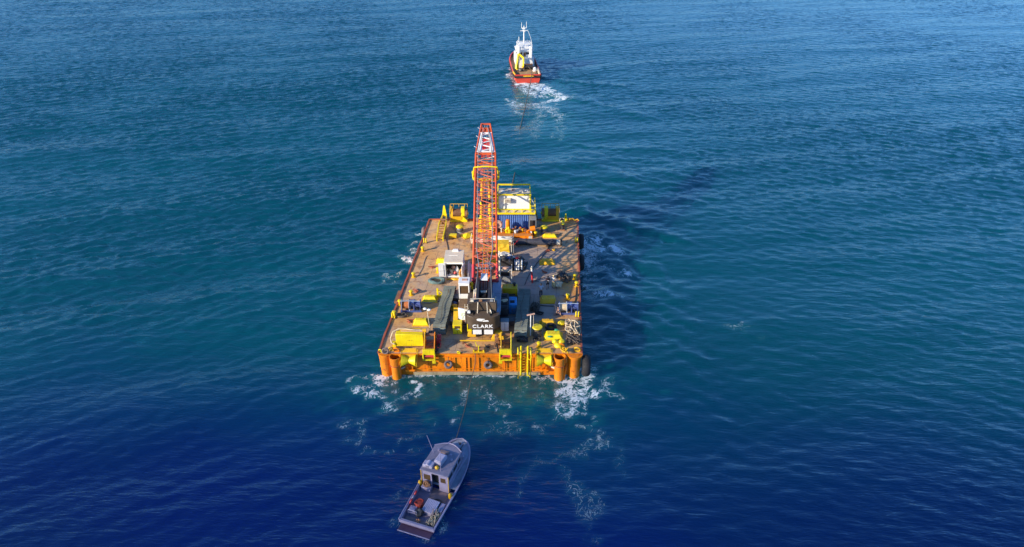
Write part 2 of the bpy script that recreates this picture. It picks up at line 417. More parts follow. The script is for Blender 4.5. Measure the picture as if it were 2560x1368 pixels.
    bp = N(nt, 'ShaderNodeBump'); bp.inputs['Distance'].default_value = RIPPLE
    fr = N(nt, 'ShaderNodeMapRange', interpolation_type='SMOOTHSTEP'); L.new(sep.outputs[1], fr.inputs[0]); fr.inputs[1].default_value = 80; fr.inputs[2].default_value = 260; fr.inputs[3].default_value = 1; fr.inputs[4].default_value = .38
    L.new(mth(nt, 'MULTIPLY', fr.outputs[0], mth(nt, 'SUBTRACT', 1, mth(nt, 'MULTIPLY', attr('calm'), .6))), bp.inputs['Strength'])
    far_ = mth(nt, 'MULTIPLY', noise(nt, vmap(nt, pos, (.16, .42, 1), (0, 0, R(-14))), 1.0, 4, .55, .2), mth(nt, 'MULTIPLY', attr('open'), 4.5))
    L.new(mth(nt, 'ADD', mth(nt, 'ADD', mx.outputs[0], far_), mth(nt, 'MULTIPLY', fmask, .5)), bp.inputs['Height']); L.new(bp.outputs[0], b.inputs['Normal'])
    me.materials.append(mt)
NAVY_VEIL, OPEN, CHURN, RIPPLE = (.0003, .0065, .112), (.0003, .062, .086), (.004, .12, .12), .20
build_sea()

# ------------------------------------------------------------------ added out-of-view puffs that shade the foreground
def build_shade_cloud():
    mb = MB(); rnd = random.Random(5); H = 600.0
    off = tosun*(H/tosun.z)
    for i in range(520):
        gx = rnd.uniform(-95, 95); gy = rnd.uniform(-75, 62)
        # thick body, ragged thinning edge towards the barge
        dens = max(0, 1-(gy-20)/30) if gy > 20 else 1
        if rnd.random() > dens**1.1: continue
        r = rnd.uniform(5, 10) if gy < 18 else rnd.uniform(1.3, 4.0)*(.5+.6*dens)
        c = Vector((gx, gy, 0))+off+Vector((0, 0, rnd.uniform(-6, 10)))
        c -= tosun*(c.z-H)/tosun.z*0
        mb.blob(c, (r*1.2, r*1.05, r*.75), .22, 1.6, 2 if r > 5 else 1, i)
    for i in range(900):
        gx = rnd.uniform(-95, 95); gy = 16+38*rnd.random()**1.3
        r = rnd.uniform(.6, 1.5)
        mb.blob(Vector((gx, gy, 0))+off+Vector((0, 0, rnd.uniform(-5, 5))), (r*1.2, r, r*.8), .2, 1.6, 1, i)
    m, nt, b = newmat('shade_cloud_white'); b.inputs['Base Color'].default_value = (.82, .83, .85, 1); b.inputs['Roughness'].default_value = 1
    o = part('unseen_shade_cloud', mb, m, None); o['kind'] = 'structure'
build_shade_cloud()

# ------------------------------------------------------------------ paints
YEL = paint('yellow_paint', (.80, .62, .004), .42, .24, (.34, .13, .01), .2, 1.6, streak=.28)
YEO = paint('amber_paint', (.72, .40, .006), .45, .22, (.22, .07, .01), .2, 1.5, streak=.25)
ORA = paint('orange_hull_paint', (.84, .24, .003), .42, .52, (.34, .06, .008), .28, .8, streak=.6, dirt=(.34, .07, .012))
ORB = paint('orange_boom_paint', (.62, .10, .026), .45, .22, (.45, .05, .03), .25, 1.2)
RED = paint('rust_red_paint', (.38, .09, .035), .6, .4, (.12, .045, .025), .3, 1.2)
RUST = paint('rusted_steel', (.26, .12, .055), .75, .5, (.12, .05, .025), .35, 1.5)
CRED = paint('red_paint', (.58, .035, .04), .45, .15)
WHI = paint('white_paint', (.76, .76, .74), .45, .08, (.34, .22, .12), .10, 1.2, streak=.14, dirt=(.40, .34, .26))
CRM = paint('cream_paint', (.66, .58, .44), .55, .12, (.34, .2, .1), .14, 1.2)
GRY = paint('grey_steel', (.26, .27, .28), .5, .2, (.16, .09, .05), .25, 1.4, metal=.2)
DGY = paint('dark_machinery', (.030, .029, .033), .5, .15, (.07, .04, .025), .3, 1.4)
BRN = paint('brown_black_paint', (.085, .060, .040), .42, .32, (.12, .075, .04), .35, 1.0, streak=.3, dirt=(.15, .11, .07))
BLU = paint('blue_paint', (.10, .20, .50), .45, .12, (.20, .11, .06), .2, 1.2)
NAV = paint('navy_paint', (.06, .09, .26), .5, .18, (.16, .09, .06), .25, 1.5)
LBL = paint('pale_blue_plate', (.36, .43, .54), .5, .2, (.22, .17, .13), .4, .9)
TEAL = paint('teal_rope', (.10, .16, .155), .85, .05, (.1, .1, .1), .3, 4, streak=0)
TRK = paint('track_shoe_steel', (.185, .20, .165), .6, .30, (.26, .12, .05), .3, 1.0, metal=.1, streak=0)
RUB = paint('black_rubber', (.022, .021, .022), .8, 0, var=.35, streak=0)
WEB = paint('weathered_rubber', (.17, .13, .12), .85, .1, (.1, .07, .05), .3, 2, streak=0)
BEI = paint('beige_rope', (.60, .47, .30), .9, .05, (.3, .2, .12), .3, 4, streak=0)
PNK = paint('pink_beige_rope', (.55, .33, .24), .9, .05, (.3, .2, .12), .3, 4, streak=0)
CHN = paint('dark_chain_iron', (.10, .075, .055), .7, .4, (.14, .065, .03), .3, 3, streak=0)
TARP = paint('white_tarp', (.70, .66, .58), .75, .06, (.4, .33, .25), .18, 1.0, streak=.15)
YTARP = paint('yellow_tarp', (.72, .46, .02), .6, .08, (.4, .2, .02), .25, 1.0, streak=.1)
GRN = paint('green_cloth', (.05, .32, .16), .8, 0, streak=0)
WOOD = paint('brown_timber', (.22, .13, .065), .8, .2, (.1, .06, .03), .3, 2)
def plain(name, c, r=.5, metal=0):
    m, nt, b = newmat(name); tc = N(nt, 'ShaderNodeTexCoord').outputs['Object']
    nt.links.new(ramp(nt, noise(nt, tc, 3, 3), [(.3, tuple(x*.85 for x in c)), (.7, tuple(min(1, x*1.08) for x in c))]), b.inputs['Base Color'])
    b.inputs['Roughness'].default_value = r; b.inputs['Metallic'].default_value = metal; return m
GLS = plain('dark_window_glass', (.02, .025, .03), .08)
BGL = plain('brown_window_glass', (.10, .06, .03), .12)
LET = plain('white_lettering', (.82, .82, .80), .5)
BLK = plain('black_recess', (.012, .011, .012), .8)

def deckmat():
    m, nt, b = newmat('rusty_deck_plate'); L = nt.links
    pos = N(nt, 'ShaderNodeTexCoord').outputs['Object']
    a = noise(nt, pos, .16, 5, .6, .4)
    c = ramp(nt, a, [(.25, (.40, .265, .15)), (.42, (.56, .355, .175)), (.56, (.60, .32, .105)), (.72, (.52, .22, .04))])
    g = noise(nt, vmap(nt, pos, (1, .6, 1), (0, 0, .5)), .42, 6, .65)
    c = mixc(nt, mth(nt, 'MULTIPLY', ramp(nt, g, [(.48, B0), (.66, W0)]), .6), c, (.30, .245, .22))
    r = noise(nt, pos, 1.3, 7, .7, .6)
    c = mixc(nt, mth(nt, 'MULTIPLY', ramp(nt, r, [(.54, B0), (.64, W0)]), .8), c, (.27, .095, .03))
    s = noise(nt, pos, .75, 6, .62)
    c = mixc(nt, mth(nt, 'MULTIPLY', ramp(nt, s, [(.57, B0), (.68, W0)]), .75), c, (.10, .07, .055))
    rk = noise(nt, vmap(nt, pos, (1, .22, 1), (0, 0, -.12)), 2.6, 5, .7)
    c = mixc(nt, mth(nt, 'MULTIPLY', ramp(nt, rk, [(.60, B0), (.68, W0)]), .35), c, (.14, .09, .06))
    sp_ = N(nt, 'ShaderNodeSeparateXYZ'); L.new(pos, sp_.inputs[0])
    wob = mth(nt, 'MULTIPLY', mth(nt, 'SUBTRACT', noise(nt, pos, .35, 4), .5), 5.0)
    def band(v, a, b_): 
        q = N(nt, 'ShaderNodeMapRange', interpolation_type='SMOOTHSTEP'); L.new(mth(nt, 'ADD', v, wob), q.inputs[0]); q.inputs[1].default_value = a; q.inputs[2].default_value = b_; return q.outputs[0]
    shade_zone = mth(nt, 'MULTIPLY', mth(nt, 'MULTIPLY', band(sp_.outputs[0], 1.6, 2.8), mth(nt, 'SUBTRACT', 1, band(sp_.outputs[0], 7.2, 8.6))), mth(nt, 'MULTIPLY', band(sp_.outputs[1], -11, -8), mth(nt, 'SUBTRACT', 1, band(sp_.outputs[1], 7, 9))))  # crane's cast shade painted as a grey zone into the deck colour
    c = mixc(nt, mth(nt, 'MULTIPLY', shade_zone, .68), c, (.27, .255, .25))
    bt = N(nt, 'ShaderNodeTexBrick'); L.new(pos, bt.inputs['Vector']); bt.offset = .5
    bt.inputs['Scale'].default_value = 1; bt.inputs['Brick Width'].default_value = 5.2; bt.inputs['Row Height'].default_value = 1.9
    bt.inputs['Mortar Size'].default_value = .022; bt.inputs['Mortar Smooth'].default_value = .3
    c = mixc(nt, mth(nt, 'MULTIPLY', bt.outputs['Fac'], .85), c, (.11, .055, .03))
    L.new(c, b.inputs['Base Color'])
    L.new(ramp(nt, noise(nt, pos, .8, 5), [(.35, (.5,)*3), (.7, (.85,)*3)]), b.inputs['Roughness'])
    bp = N(nt, 'ShaderNodeBump'); bp.inputs['Strength'].default_value = .4; bp.inputs['Distance'].default_value = .03
    L.new(mth(nt, 'ADD', noise(nt, pos, 2.2, 6), mth(nt, 'MULTIPLY', bt.outputs['Fac'], -.3)), bp.inputs['Height']); L.new(bp.outputs[0], b.inputs['Normal'])
    return m
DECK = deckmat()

# ------------------------------------------------------------------ the barge
O = Vector((-7.3, 71.8, 0))
barge = thing('crane_barge', 'broad flat barge with a rusty deck and orange hull carrying a lattice boom crane', 'barge', O)
cA, cB, cC, cD = [P(*p, 3.0)-O for p in ((948, 882), (1452, 882), (1443, 550), (1075, 550))]
E1 = (cB-cA).normalized(); EO = Vector((E1.y, -E1.x, 0)); LEN = (cB-cA).length
def S(px, out, z):                                   # a point of the transom plane, by its measured run from the port corner
    return cA+E1*((px-948)/504*LEN)+EO*out+Vector((0, 0, z-3.0))
def ringpts(off, z):
    c = [cA, cB, cC, cD]; n = (cA+cB+cC+cD)/4
    return [Vector((p.x+math.copysign(off, p.x-n.x), p.y+math.copysign(off, p.y-n.y), z)) for p in c]
def slab(mb, lo, hi, o1=0, o2=0):
    a = ringpts(o1, lo)+ringpts(o2, hi)
    mb.add(a, [(3, 2, 1, 0), (4, 5, 6, 7)]+[(i, (i+1) % 4, 4+(i+1) % 4, 4+i) for i in range(4)])
h = MB(); slab(h, -1.6, 2.95)
part('hull', h, ORA, barge, bev=.06)
# deck plate as a gently buckled grid
d = MB(); nu, nv = 60, 88
c4 = ringpts(-.12, 3.0)
for j in range(nv+1):
    for i in range(nu+1):
        u, v = i/nu, j/nv
        p = (c4[0]*(1-u)+c4[1]*u)*(1-v)+(c4[3]*(1-u)+c4[2]*u)*v
        e = min(u, 1-u, v, 1-v)
        p.z += .025*mnoise.noise(Vector((p.x*.55, p.y*.55, 0)))*min(1, e*12)
        d.v.append(tuple(p))
d.f = [(j*(nu+1)+i, j*(nu+1)+i+1, (j+1)*(nu+1)+i+1, (j+1)*(nu+1)+i) for j in range(nv) for i in range(nu)]
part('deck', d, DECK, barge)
g = MB(); c = ringpts(-.06, 3.05)
def bent(a, b2, n, amp, sd):
    return [a.lerp(b2, i/n)+Vector((amp*mnoise.noise(Vector((i*.9, sd, 0))), 0, 0)) for i in range(n+1)]
for (a, b2, am) in ((c[0], c[3], .10), (c[1], c[2], .04)):
    pts = bent(a, b2, 26, am, a.x)
    for p, q in zip(pts, pts[1:]): g.bar(p, q, .20, .16)
g.bar(c[3], c[2], .22, .16)
part('gunwale', g, RED, barge)
# rubbing strakes, transom framing
f = MB()
for px in (1012, 1068, 1072, 1132, 1136, 1163, 1173, 1196, 1262, 1267, 1290, 1332, 1372):
    f.bar(S(px, .05, .65), S(px, .05, 2.55), .10, .10)
for z, px0, px1, t in ((2.5, 1036, 1345, .09), (.95, 1036, 1345, .06)): f.bar(S(px0, .06, z), S(px1, .06, z), t*1.3, t)
f.bar(S(950, .07, 2.86), S(1450, .07, 2.86), .16, .16)
part('transom_framing', f, ORA, barge)
rb = MB(); rb.bar(S(1030, .10, .34), S(1352, .10, .34), .22, .34)
for xx, s in ((cA, -1), (cB, 1)):
    yy = cD.y if s < 0 else cC.y
    rb.bar((xx.x+s*.08, xx.y+.3, .9), (xx.x+s*.08, yy-.3, .9), .2, .2)
part('rubbing_strake', rb, paint('weedy_strake', (.42, .34, .20), .7, .5, (.20, .12, .05), .4, 1.2, streak=.5), barge, bev=.03)
sr = MB()
for xx, s in ((cA, -1), (cB, 1)):
    for k in range(14):
        y = xx.y+1.6+k*2.1; sr.bar((xx.x+s*.05, y, .1), (xx.x+s*.05, y, 2.8), .12, .12)
    sr2 = (xx.x+s*.05); sr.bar((sr2, xx.y+1.2, 2.6), (sr2, (cD.y if s < 0 else cC.y)-1.2, 2.6), .14, .14)
    part('side_framing', sr, ORA, barge); sr = MB()
# spud piles and corner columns
def pile(px, out, r, zt, name='spud_pile', col=1.18):
    mb = MB(); n = 20
    mb.lathe([(r, -2.2), (r, zt-1.05), (r*col, zt-.95), (r*col, zt-.1), (r*col+.05, zt-.06), (r*col+.05, zt), (r*col-.06, zt), (r*col-.06, zt-.7), (.001, zt-.72)], (0, 0, 0), n=n)
    o = part(name, mb, ORA, barge, S(px, out, 0))
    b = MB(); b.torus((0, 0, zt-1.0), (0, 0, 1), r*col+.01, .035, 20, 6); part('pile_band', b, RED, o)
    i = MB(); i.cyl((0, 0, zt-.69), (0, 0, zt-.66), r*col-.08, n=18); part('pile_socket', i, BLK, o)
pile(989, .52, .50, 2.95); pile(1399, .52, .52, 2.95)
cc = MB(); cc.lathe([(.62, -1.2), (.60, .2), (.66, 1.2), (.70, 2.4), (.84, 2.75), (.84, 2.92), (.3, 2.94)], n=20)
part('corner_column', cc, ORA, barge, S(1437, .02, 0))
cc = MB(); cc.lathe([(.55, -1.2), (.60, .2), (.66, 1.6), (.70, 2.5), (.74, 2.75), (.74, 2.92), (.3, 2.94)], n=20)
part('corner_column', cc, ORA, barge, S(962, -.24, 0))
for px, z in ((972, 1.2), (976, 1.9), (1010, 1.15), (1378, 1.2), (1382, 1.9), (1416, 1.25)):
    br = MB(); br.bar(S(px, -.02, z), S(px+(14 if px in (972, 976, 1378, 1382) else -14), .42, z), .16, .16)
    part('pile_bracket', br, CRM, barge)
br = MB(); br.bar(S(1414, .1, .2), S(1416, .5, 2.9), .16, .16); br.bar(S(1408, .9, -.8), S(1420, .3, 2.6), .10, .12)
part('pile_strut', br, ORA, barge)
# hourglass rollers with their trays
def fairlead_mesh(px, w, big):
    rz = math.atan2(E1.y, E1.x)
    a = MB(); a.lathe([(.05, -w/2-.06), (big, -w/2-.05), (big, -w/2), (.27, 0), (big, w/2), (big, w/2+.05), (.05, w/2+.06)], (0, 0, 0), (1, 0, 0), 20)
    o = part('stern_roller', a, YEL, barge, S(px, .56, 2.42)); o.rotation_euler = (0, 0, rz)
    t = MB(); t.prism([(-w/2-.12, -.02, .10), (w/2+.12, -.02, .10), (w/2+.02, .95, .78), (-w/2-.02, .95, .78)], (0, .02, .07))
    for s in (-1, 1):
        t.prism([(s*(w/2+.12), -.5, -.45), (s*(w/2+.12), .75, .55), (s*(w/2+.12), .9, .75), (s*(w/2+.12), -.1, .35), (s*(w/2+.12), -.62, .1)], (s*.08, 0, 0))
    part('roller_tray', t, YEO, o)
    k = MB(); k.bar((-.25, .12, -.6), (-.25, .5, -2.0), .12, .12); k.bar((.25, .12, -.6), (.25, .5, -2.0), .12, .12)
    k.box((0, .35, -1.55), (w*.75, .3, .16)); part('roller_bracket', k, ORA, o)
fairlead_mesh(1023, 1.36, .62); fairlead_mesh(1360, 1.36, .62)
# ring welded on the port quarter, eye plates, pad eyes, small fittings
def lug(px, py, r, mat=YEO, name='ring_eye'):
    b = MB(); b.torus((0, 0, r*.8), (.2, 1, .35), r, r*.3, 16, 8); b.box((0, 0, .06), (r*1.6, r*.8, .12)); part(name, b, mat, barge, P(px, py)-O)
lug(979, 876, .26); lug(992, 879, .30, ORA); lug(1443, 878, .30); lug(1424, 580-30, .2, ORA); lug(1403, 868, .30, ORA)
lug(1147, 884, .17, YEL); lug(952, 880, .20, YEL); lug(1255, 872, .2, BEI)

def gbox(px, py, z=3): q = P(px, py, z); return (q.x, q.y, z)
# ------------------------------------------------------------------ stern davits
def davit(px, mirror, lab, m1, m2):
    q = S(px, -.55, 3.0)+O
    t = thing('anchor_davit', lab, 'davit', q, SK, 'anchor davits on the stern')
    s = -1 if mirror else 1
    for k, x in enumerate((-.52, .52)):
        b = MB(); b.prism([(x, -.75, -.35), (x, .55, 0), (x, 1.25, 0), (x, 1.15, 1.25), (x, .75, 1.75), (x, .35, 1.6), (x, -.7, .35)], (.09, 0, 0))
        part('side_plate', b, m1 if k == (0 if not mirror else 1) else m2, t, bev=.015)
    b = MB(); b.cyl((-.5, .8, 1.35), (.5, .8, 1.35), .16); part('cross_shaft', b, RUST, t)
    b = MB(); b.box((0, .95, .35), (.95, .5, .12)); part('cross_plate', b, RUST, t)
    b = MB(); b.box((0, -.78, .28), (1.25, .30, .62)); b.box((0, -.95, -.62), (1.35, .22, .12)); b.box((-.6, -.92, -.28), (.14, .3, .75)); b.box((.6, -.92, -.28), (.14, .3, .75))
    b.box((.52*s, -1.0, -.85), (.35, .26, .3)); part('roller_saddle', b, YEL, t, bev=.02)
    b = MB(); b.cyl((-.55, -.85, -.2), (.55, -.85, -.2), .14); part('guide_roller', b, CRED, t)
    b = MB(); b.cyl((.75*s, .9, .75), (1.15*s, .9, .75), .27); b.box((.85*s, .9, .35), (.4, .6, .5)); b.blob((.95*s, .95, 1.1), (.25, .2, .2), .3, 2, 2, px)
    b.tube([(.9*s, .5, .9), (1.2*s, .2, .6), (1.15*s, -.1, .35), (.9*s, -.3, .5)], .045)
    part('hydraulic_motor', b, CRED if not mirror else RUST, t)
    b = MB(); b.bar((1.0*s, .9, .3), (.75*s, -.55, .15), .2); part('hydraulic_ram', b, DGY, t)
davit(1073, False, 'amber anchor davit with a red motor, beside the large yellow tank at the stern', YEO, ORA)
davit(1264, True, 'bright yellow anchor davit with a slotted plate just left of the yellow boarding ladder', YEL, YEO)
# boarding ladder
q = S(1311, .16, 0)+O
t = thing('boarding_ladder', 'yellow boarding ladder hung over the orange stern down to the water', 'ladder', q, SK)
for x, o, zt, zb, rr in ((-.66, .42, 3.55, -.55, .085), (-.36, 0, 4.0, -.2, .10), (.36, 0, 4.0, -.2, .10), (.66, .42, 3.45, -.55, .085)):
    b = MB(); b.tube([(x*.98, -.05-o, zb), (x, -.05-o, zt-.25), (x, .05-o*.6, zt), (x, .35, zt-.05)] if o else [(x, 0, zb), (x, -.03, zt)], rr, 8); part('ladder_rail', b, YEL, t)
for k in range(8):
    b = MB(); b.bar((-.36, 0, .15+k*.36), (.36, 0, .15+k*.36), .07, .07); part('ladder_rung', b, YEO, t)
for z in (.2, 2.4):
    for sx in (-1, 1): b = MB(); b.bar((sx*.66, -.42, z), (sx*.36, 0, z), .06); part('standoff_bracket', b, YEL, t)

# ------------------------------------------------------------------ fenders
def tyre(px, out, z, Rr, r, lab, ax, mat=WEB, sc=1.0, pos=None):
    t = thing('tyre_fender', lab, 'tyre', pos or (S(px, out, z)+O), 0, 'tyre fenders round the barge')
    b = MB(); b.torus((0, 0, 0), ax, Rr, r, 28, 10, sc); part('tyre', b, mat, t)
    b = MB(); b.tube([Vector((0, .05, Rr*.75)), Vector((0, .15, Rr+.6))] if abs(ax[0]) < .9 else [(0, 0, Rr*.8), (-.1*ax[0], 0, Rr+.5)], .03, 6); part('hanging_chain', b, CHN, t)
    return t
tyre(1120, .30, 1.68, .33, .145, 'worn tyre fender hanging tilted on the orange stern nearer the port davit', (.25, -.65, .75), WEB, 1.1)
tyre(1220, .20, 1.55, .33, .155, 'worn round tyre fender hanging upright at the middle of the orange stern', (.05, -1, .15), WEB, 1.1)
def side(px, py, z, off):                              # on the starboard side plane
    q = P(px, py, 3); return Vector((q.x+off, q.y, z))
tyre(0, 0, 0, .82, .36, 'huge black tyre fender standing out beside the starboard stern corner column', (1, 0, 0), RUB, 1.25, side(1454, 886, 1.55, .55))
tyre(0, 0, 0, .78, .34, 'large black tyre fender on the starboard side abreast of the long dark pipe', (1, 0, 0), RUB, 1.3, side(1444, 583, 1.7, .5))
tyre(0, 0, 0, .78, .34, 'large black tyre fender on the starboard side just abaft the long dark pipe', (1, 0, 0), RUB, 1.3, side(1445, 633, 1.6, .45))
tyre(0, 0, 0, .60, .24, 'black tyre fender on the port side near the yellow gangway', (-1, 0, 0), WEB, 1.2, Vector((cA.x+O.x-.4, P(1071, 572).y, 2.35)))
b = MB(); b.box((0, 0, .05), (.55, 2.3, .35)); solo('timber_fender', b, RUST, 'rusty flat side fender bulging from the port edge abreast of the teal hose coil', 'fender', Vector((cA.x+O.x-.35, P(1008, 738).y, 2.65)))
# ------------------------------------------------------------------ the crawler crane
CO = P(1208, 838, 3.0); CO.z = 3.02
crane = thing('crawler_crane', 'crawler crane with a long red lattice boom and a black counterweight lettered CLARK', 'crane', CO, SK)
CM = Matrix.Translation(CO) @ Matrix.Rotation(SK, 4, 'Z'); CI = CM.inverted()
def L_(px, py, z): return CI @ P(px, py, z)
# tracks: shoes on an oval
def track(px, side):
    Lh, hh, wd = 4.3, .55, 1.36
    q = CI @ Vector((P(px, 838, 3).x, 63.35, 3.02)); rz = -SK
    b = MB(); per = 2*(2*(Lh-hh))+2*math.pi*hh; n = 62
    for k in range(n):
        s = per*k/n; a = 2*(Lh-hh)
        if s < a: y, z, t = -Lh+hh+s, 2*hh, 0
        elif s < a+math.pi*hh: an = (s-a)/hh; y, z, t = Lh-hh+hh*math.sin(an), hh+hh*math.cos(an), -an
        elif s < 2*a+math.pi*hh: y, z, t = Lh-hh-(s-a-math.pi*hh), 0, 0
        else: an = (s-2*a-math.pi*hh)/hh; y, z, t = -Lh+hh-hh*math.sin(an), hh-hh*math.cos(an), -an+math.pi
        sag = -.05*math.sin(math.pi*(y+Lh)/(2*Lh)) if z > 1.0 else 0
        j = random.uniform(-.018, .018)
        b.box((j, y, z+.07+sag), (wd, .245, .075), 0, t); b.box((j, y-.07, z+.07+sag+(.05 if z > .5 else -.05)), (wd, .05, .06), 0, t)
        b.box((0, y, z+.07+sag), (.3, .34, .05), 0, t)
    o = part('crawler_track', b, TRK, crane, q); o.rotation_euler = (0, 0, rz)
    f = MB(); f.box((0, 0, hh+.06), (wd*.55, 2*(Lh-hh)+.2, .62)); part('track_frame', f, DGY, o)
    for y in (-Lh+hh, Lh-hh):
        f = MB(); f.cyl((-wd*.42, y, hh+.06), (wd*.42, y, hh+.06), .46, n=18); part('sprocket', f, RUST, o)
    f = MB(); f.tube([(-.12+.12*math.sin(i*.8), -Lh+hh+i*.62, 2*hh+.19) for i in range(12)], .028); part('lashing_chain', f, CHN, o)
    return o
track(1099, -1); track(1302, 1)
b = MB(); b.box((-.1, 1.6, .75), (7.2, .9, .55)); b.box((-.1, 6.2, .75), (7.2, .9, .55)); b.box((0, 4, .8), (2.6, 5.2, .6)); b.cyl((0, 4, 1.0), (0, 4, 1.35), 1.15, n=28)
part('car_body', b, DGY, crane, bev=.03)
# ---- revolving platform
b = MB(); b.box((.05, 3.9, 1.62), (3.3, 8.4, .5)); part('platform', b, BRN, crane, bev=.03)
# counterweight: lower block, ledge and set-back upper block with a hollowed middle
cw = MB()
prof = [(-1.70, .25), (-1.70, -.32), (-1.30, -.60), (-.95, -.66), (.95, -.66), (1.35, -.60), (1.80, -.22), (1.80, .25)]
cw.prism([(x, y, 1.22) for x, y in prof], (0, 0, 1.62))
part('counterweight', cw, BRN, crane, bev=.04)
u = MB()
u.prism([(x, y, 3.06) for x, y in [(-1.5, .62), (-1.5, .10), (-.7, .26), (.7, .26), (1.45, .10), (1.55, .7), (.75, .86), (-.75, .86)]], (0, 0, .98))
part('upper_counterweight', u, BRN, crane, bev=.04)
l = MB(); l.prism([(-.80, -.60, 2.85), (.80, -.60, 2.85), (.66, .05, 3.02), (-.66, .05, 3.02)], (0, 0, .07)); part('counterweight_ledge', l, BRN, crane)
l = MB(); l.box((0, .42, 2.95), (3.0, .7, .24)); part('counterweight_gap', l, BLK, crane)
for x in (-.52, .50):
    b = MB(); b.bar((x*1.05, -.22, 2.98), (x*.92, .20, 4.12), .07, .07); part('counterweight_stay', b, CRM, crane)
b = MB(); b.box((-1.42, -.02, 2.42), (.86, .6, 1.05)); part('side_weight', b, BRN, crane, bev=.03)
b = MB(); b.cyl((-1.45, -.20, 2.96), (-1.45, -.20, 3.0), .17, n=12); part('lifting_socket', b, BLK, crane)
b = MB(); b.torus((.86, .02, 3.08), (1, .3, .2), .20, .06, 14, 6); b.box((.72, 0, 3.0), (.08, .2, .3)); part('lifting_eye', b, CRM, crane)
# lettering
def text(body, size, mat, parent, loc, name, rx=R(90), bold=.02, ext=.012, sx=1.0):
    cu = bpy.data.curves.new('txt', 'FONT'); cu.body = body; cu.size = size; cu.extrude = ext; cu.offset = bold; cu.align_x = 'CENTER'; cu.align_y = 'CENTER'; cu.space_character = 1.12
    to = bpy.data.objects.new('txt', cu); COL.objects.link(to)
    dg = bpy.context.evaluated_depsgraph_get(); me = bpy.data.meshes.new_from_object(to.evaluated_get(dg))
    bpy.data.objects.remove(to); me.materials.clear(); me.materials.append(mat)
    for v in me.vertices: v.co.x *= sx
    me.transform(Matrix.Rotation(rx, 4, 'X'))
    o = bpy.data.objects.new(name, me); COL.objects.link(o); o.parent = parent; o.location = loc
    return o
text('CLARK', .58, LET, crane, (.0, -.674, 1.60), 'lettering', bold=.014, sx=1.12)
em = MB()                                             # white winged badge over the name
def flat(mb, pts, y, t=.014): mb.prism([(x, y, z) for x, z in pts], (0, t, 0))
flat(em, [(-.62, 2.52), (-.58, 2.36), (-.40, 2.30), (-.06, 2.27), (.02, 2.36), (-.02, 2.46), (.26, 2.50), (.22, 2.58), (-.10, 2.60), (-.34, 2.62), (-.52, 2.60)], -.676)
flat(em, [(-.02, 2.24), (.64, 2.24), (.66, 2.33), (.52, 2.42), (.06, 2.38)], -.678)
part('emblem', em, LET, crane)
for x in (-.58, .62):
    b = MB(); b.box((x, -.62, .86), (.94, .12, .56)); o = part('white_panel', b, WHI, crane, bev=.015)
b = MB(); b.box((0, -.45, .86), (2.4, .3, .62)); part('panel_recess', b, BLK, crane)
b = MB(); b.bar((-1.62, -.45, 1.0), (-1.62, -.45, 1.75), .09); b.box((-1.35, -.5, 1.02), (.6, .2, .2)); part('step_bracket', b, YEL, crane)
b = MB(); b.tube([(-1.3, .35, 4.05), (-1.3, .35, 4.45), (1.25, .4, 4.45), (1.25, .4, 4.05)], .035); part('top_rail', b, CRM, crane)
for k, (x, y, z) in enumerate(((-1.1, .45, 4.1), (-.2, .5, 4.1), (.95, .45, 4.1), (-1.45, -.1, 3.02))):
    b = MB(); b.fr((x, y, z), (.34, .3), (.26, .22), .22); part('fitting', b, (CRM, RUST, GRY, WHI)[k], crane)
b = MB()
for x in (-1.95, -1.66): b.bar((x, .9, .9), (x, 1.2, 3.2), .05)
for k in range(7): b.bar((-1.95, .94+.04*k, 1.1+.3*k), (-1.66, .94+.04*k, 1.1+.3*k), .04)
part('access_ladder', b, CRM, crane)
# ---- platform sides and machinery
b = MB(); b.box((1.36, 4.55, 1.98), (.98, 6.8, .22)); part('side_deck', b, LBL, crane, bev=.02)
b = MB(); b.tube([(1.84, 1.2, 2.3), (1.86, 4.6, 2.35), (1.84, 7.8, 2.3)], .05); part('side_rail', b, LBL, crane)
b = MB(); b.box((-1.35, 3.2, 1.95), (1.0, 4.2, .2)); part('side_deck', b, BRN, crane, bev=.02, label='brown port side deck cluttered with fittings')
rnd = random.Random(21)
for k, (x, y, z, sx, sy, sz, mt) in enumerate([(-1.05, 2.0, 2.25, .5, .6, .4, WHI), (-1.5, 2.9, 2.2, .35, .5, .35, RUST), (-.98, 3.6, 2.3, .45, .7, .55, PNK), (-1.0, 4.7, 2.35, .5, .6, .6, CRM),
        (1.15, 2.1, 2.35, .5, .6, .45, GRY), (1.2, 3.3, 2.3, .35, .5, .4, CRM), (-1.5, 1.6, 2.2, .3, .3, .5, CRM)]):
    b = MB(); b.fr((x, y, z-.25), (sx, sy), (sx*.8, sy*.85), sz); b.cyl((x, y, z), (x+.1, y+.3, z+sz*.8), .09, n=8); part('machinery_box', b, mt, crane, bev=.02)
for x in (-.92, -1.1, 1.0):
    b = MB(); b.tube([(x, 1.3, 2.3), (x+.08, 2.0, 2.55), (x-.1, 3.0, 2.6), (x, 4.6, 2.4)], .04); part('hydraulic_hose', b, CRM, crane)
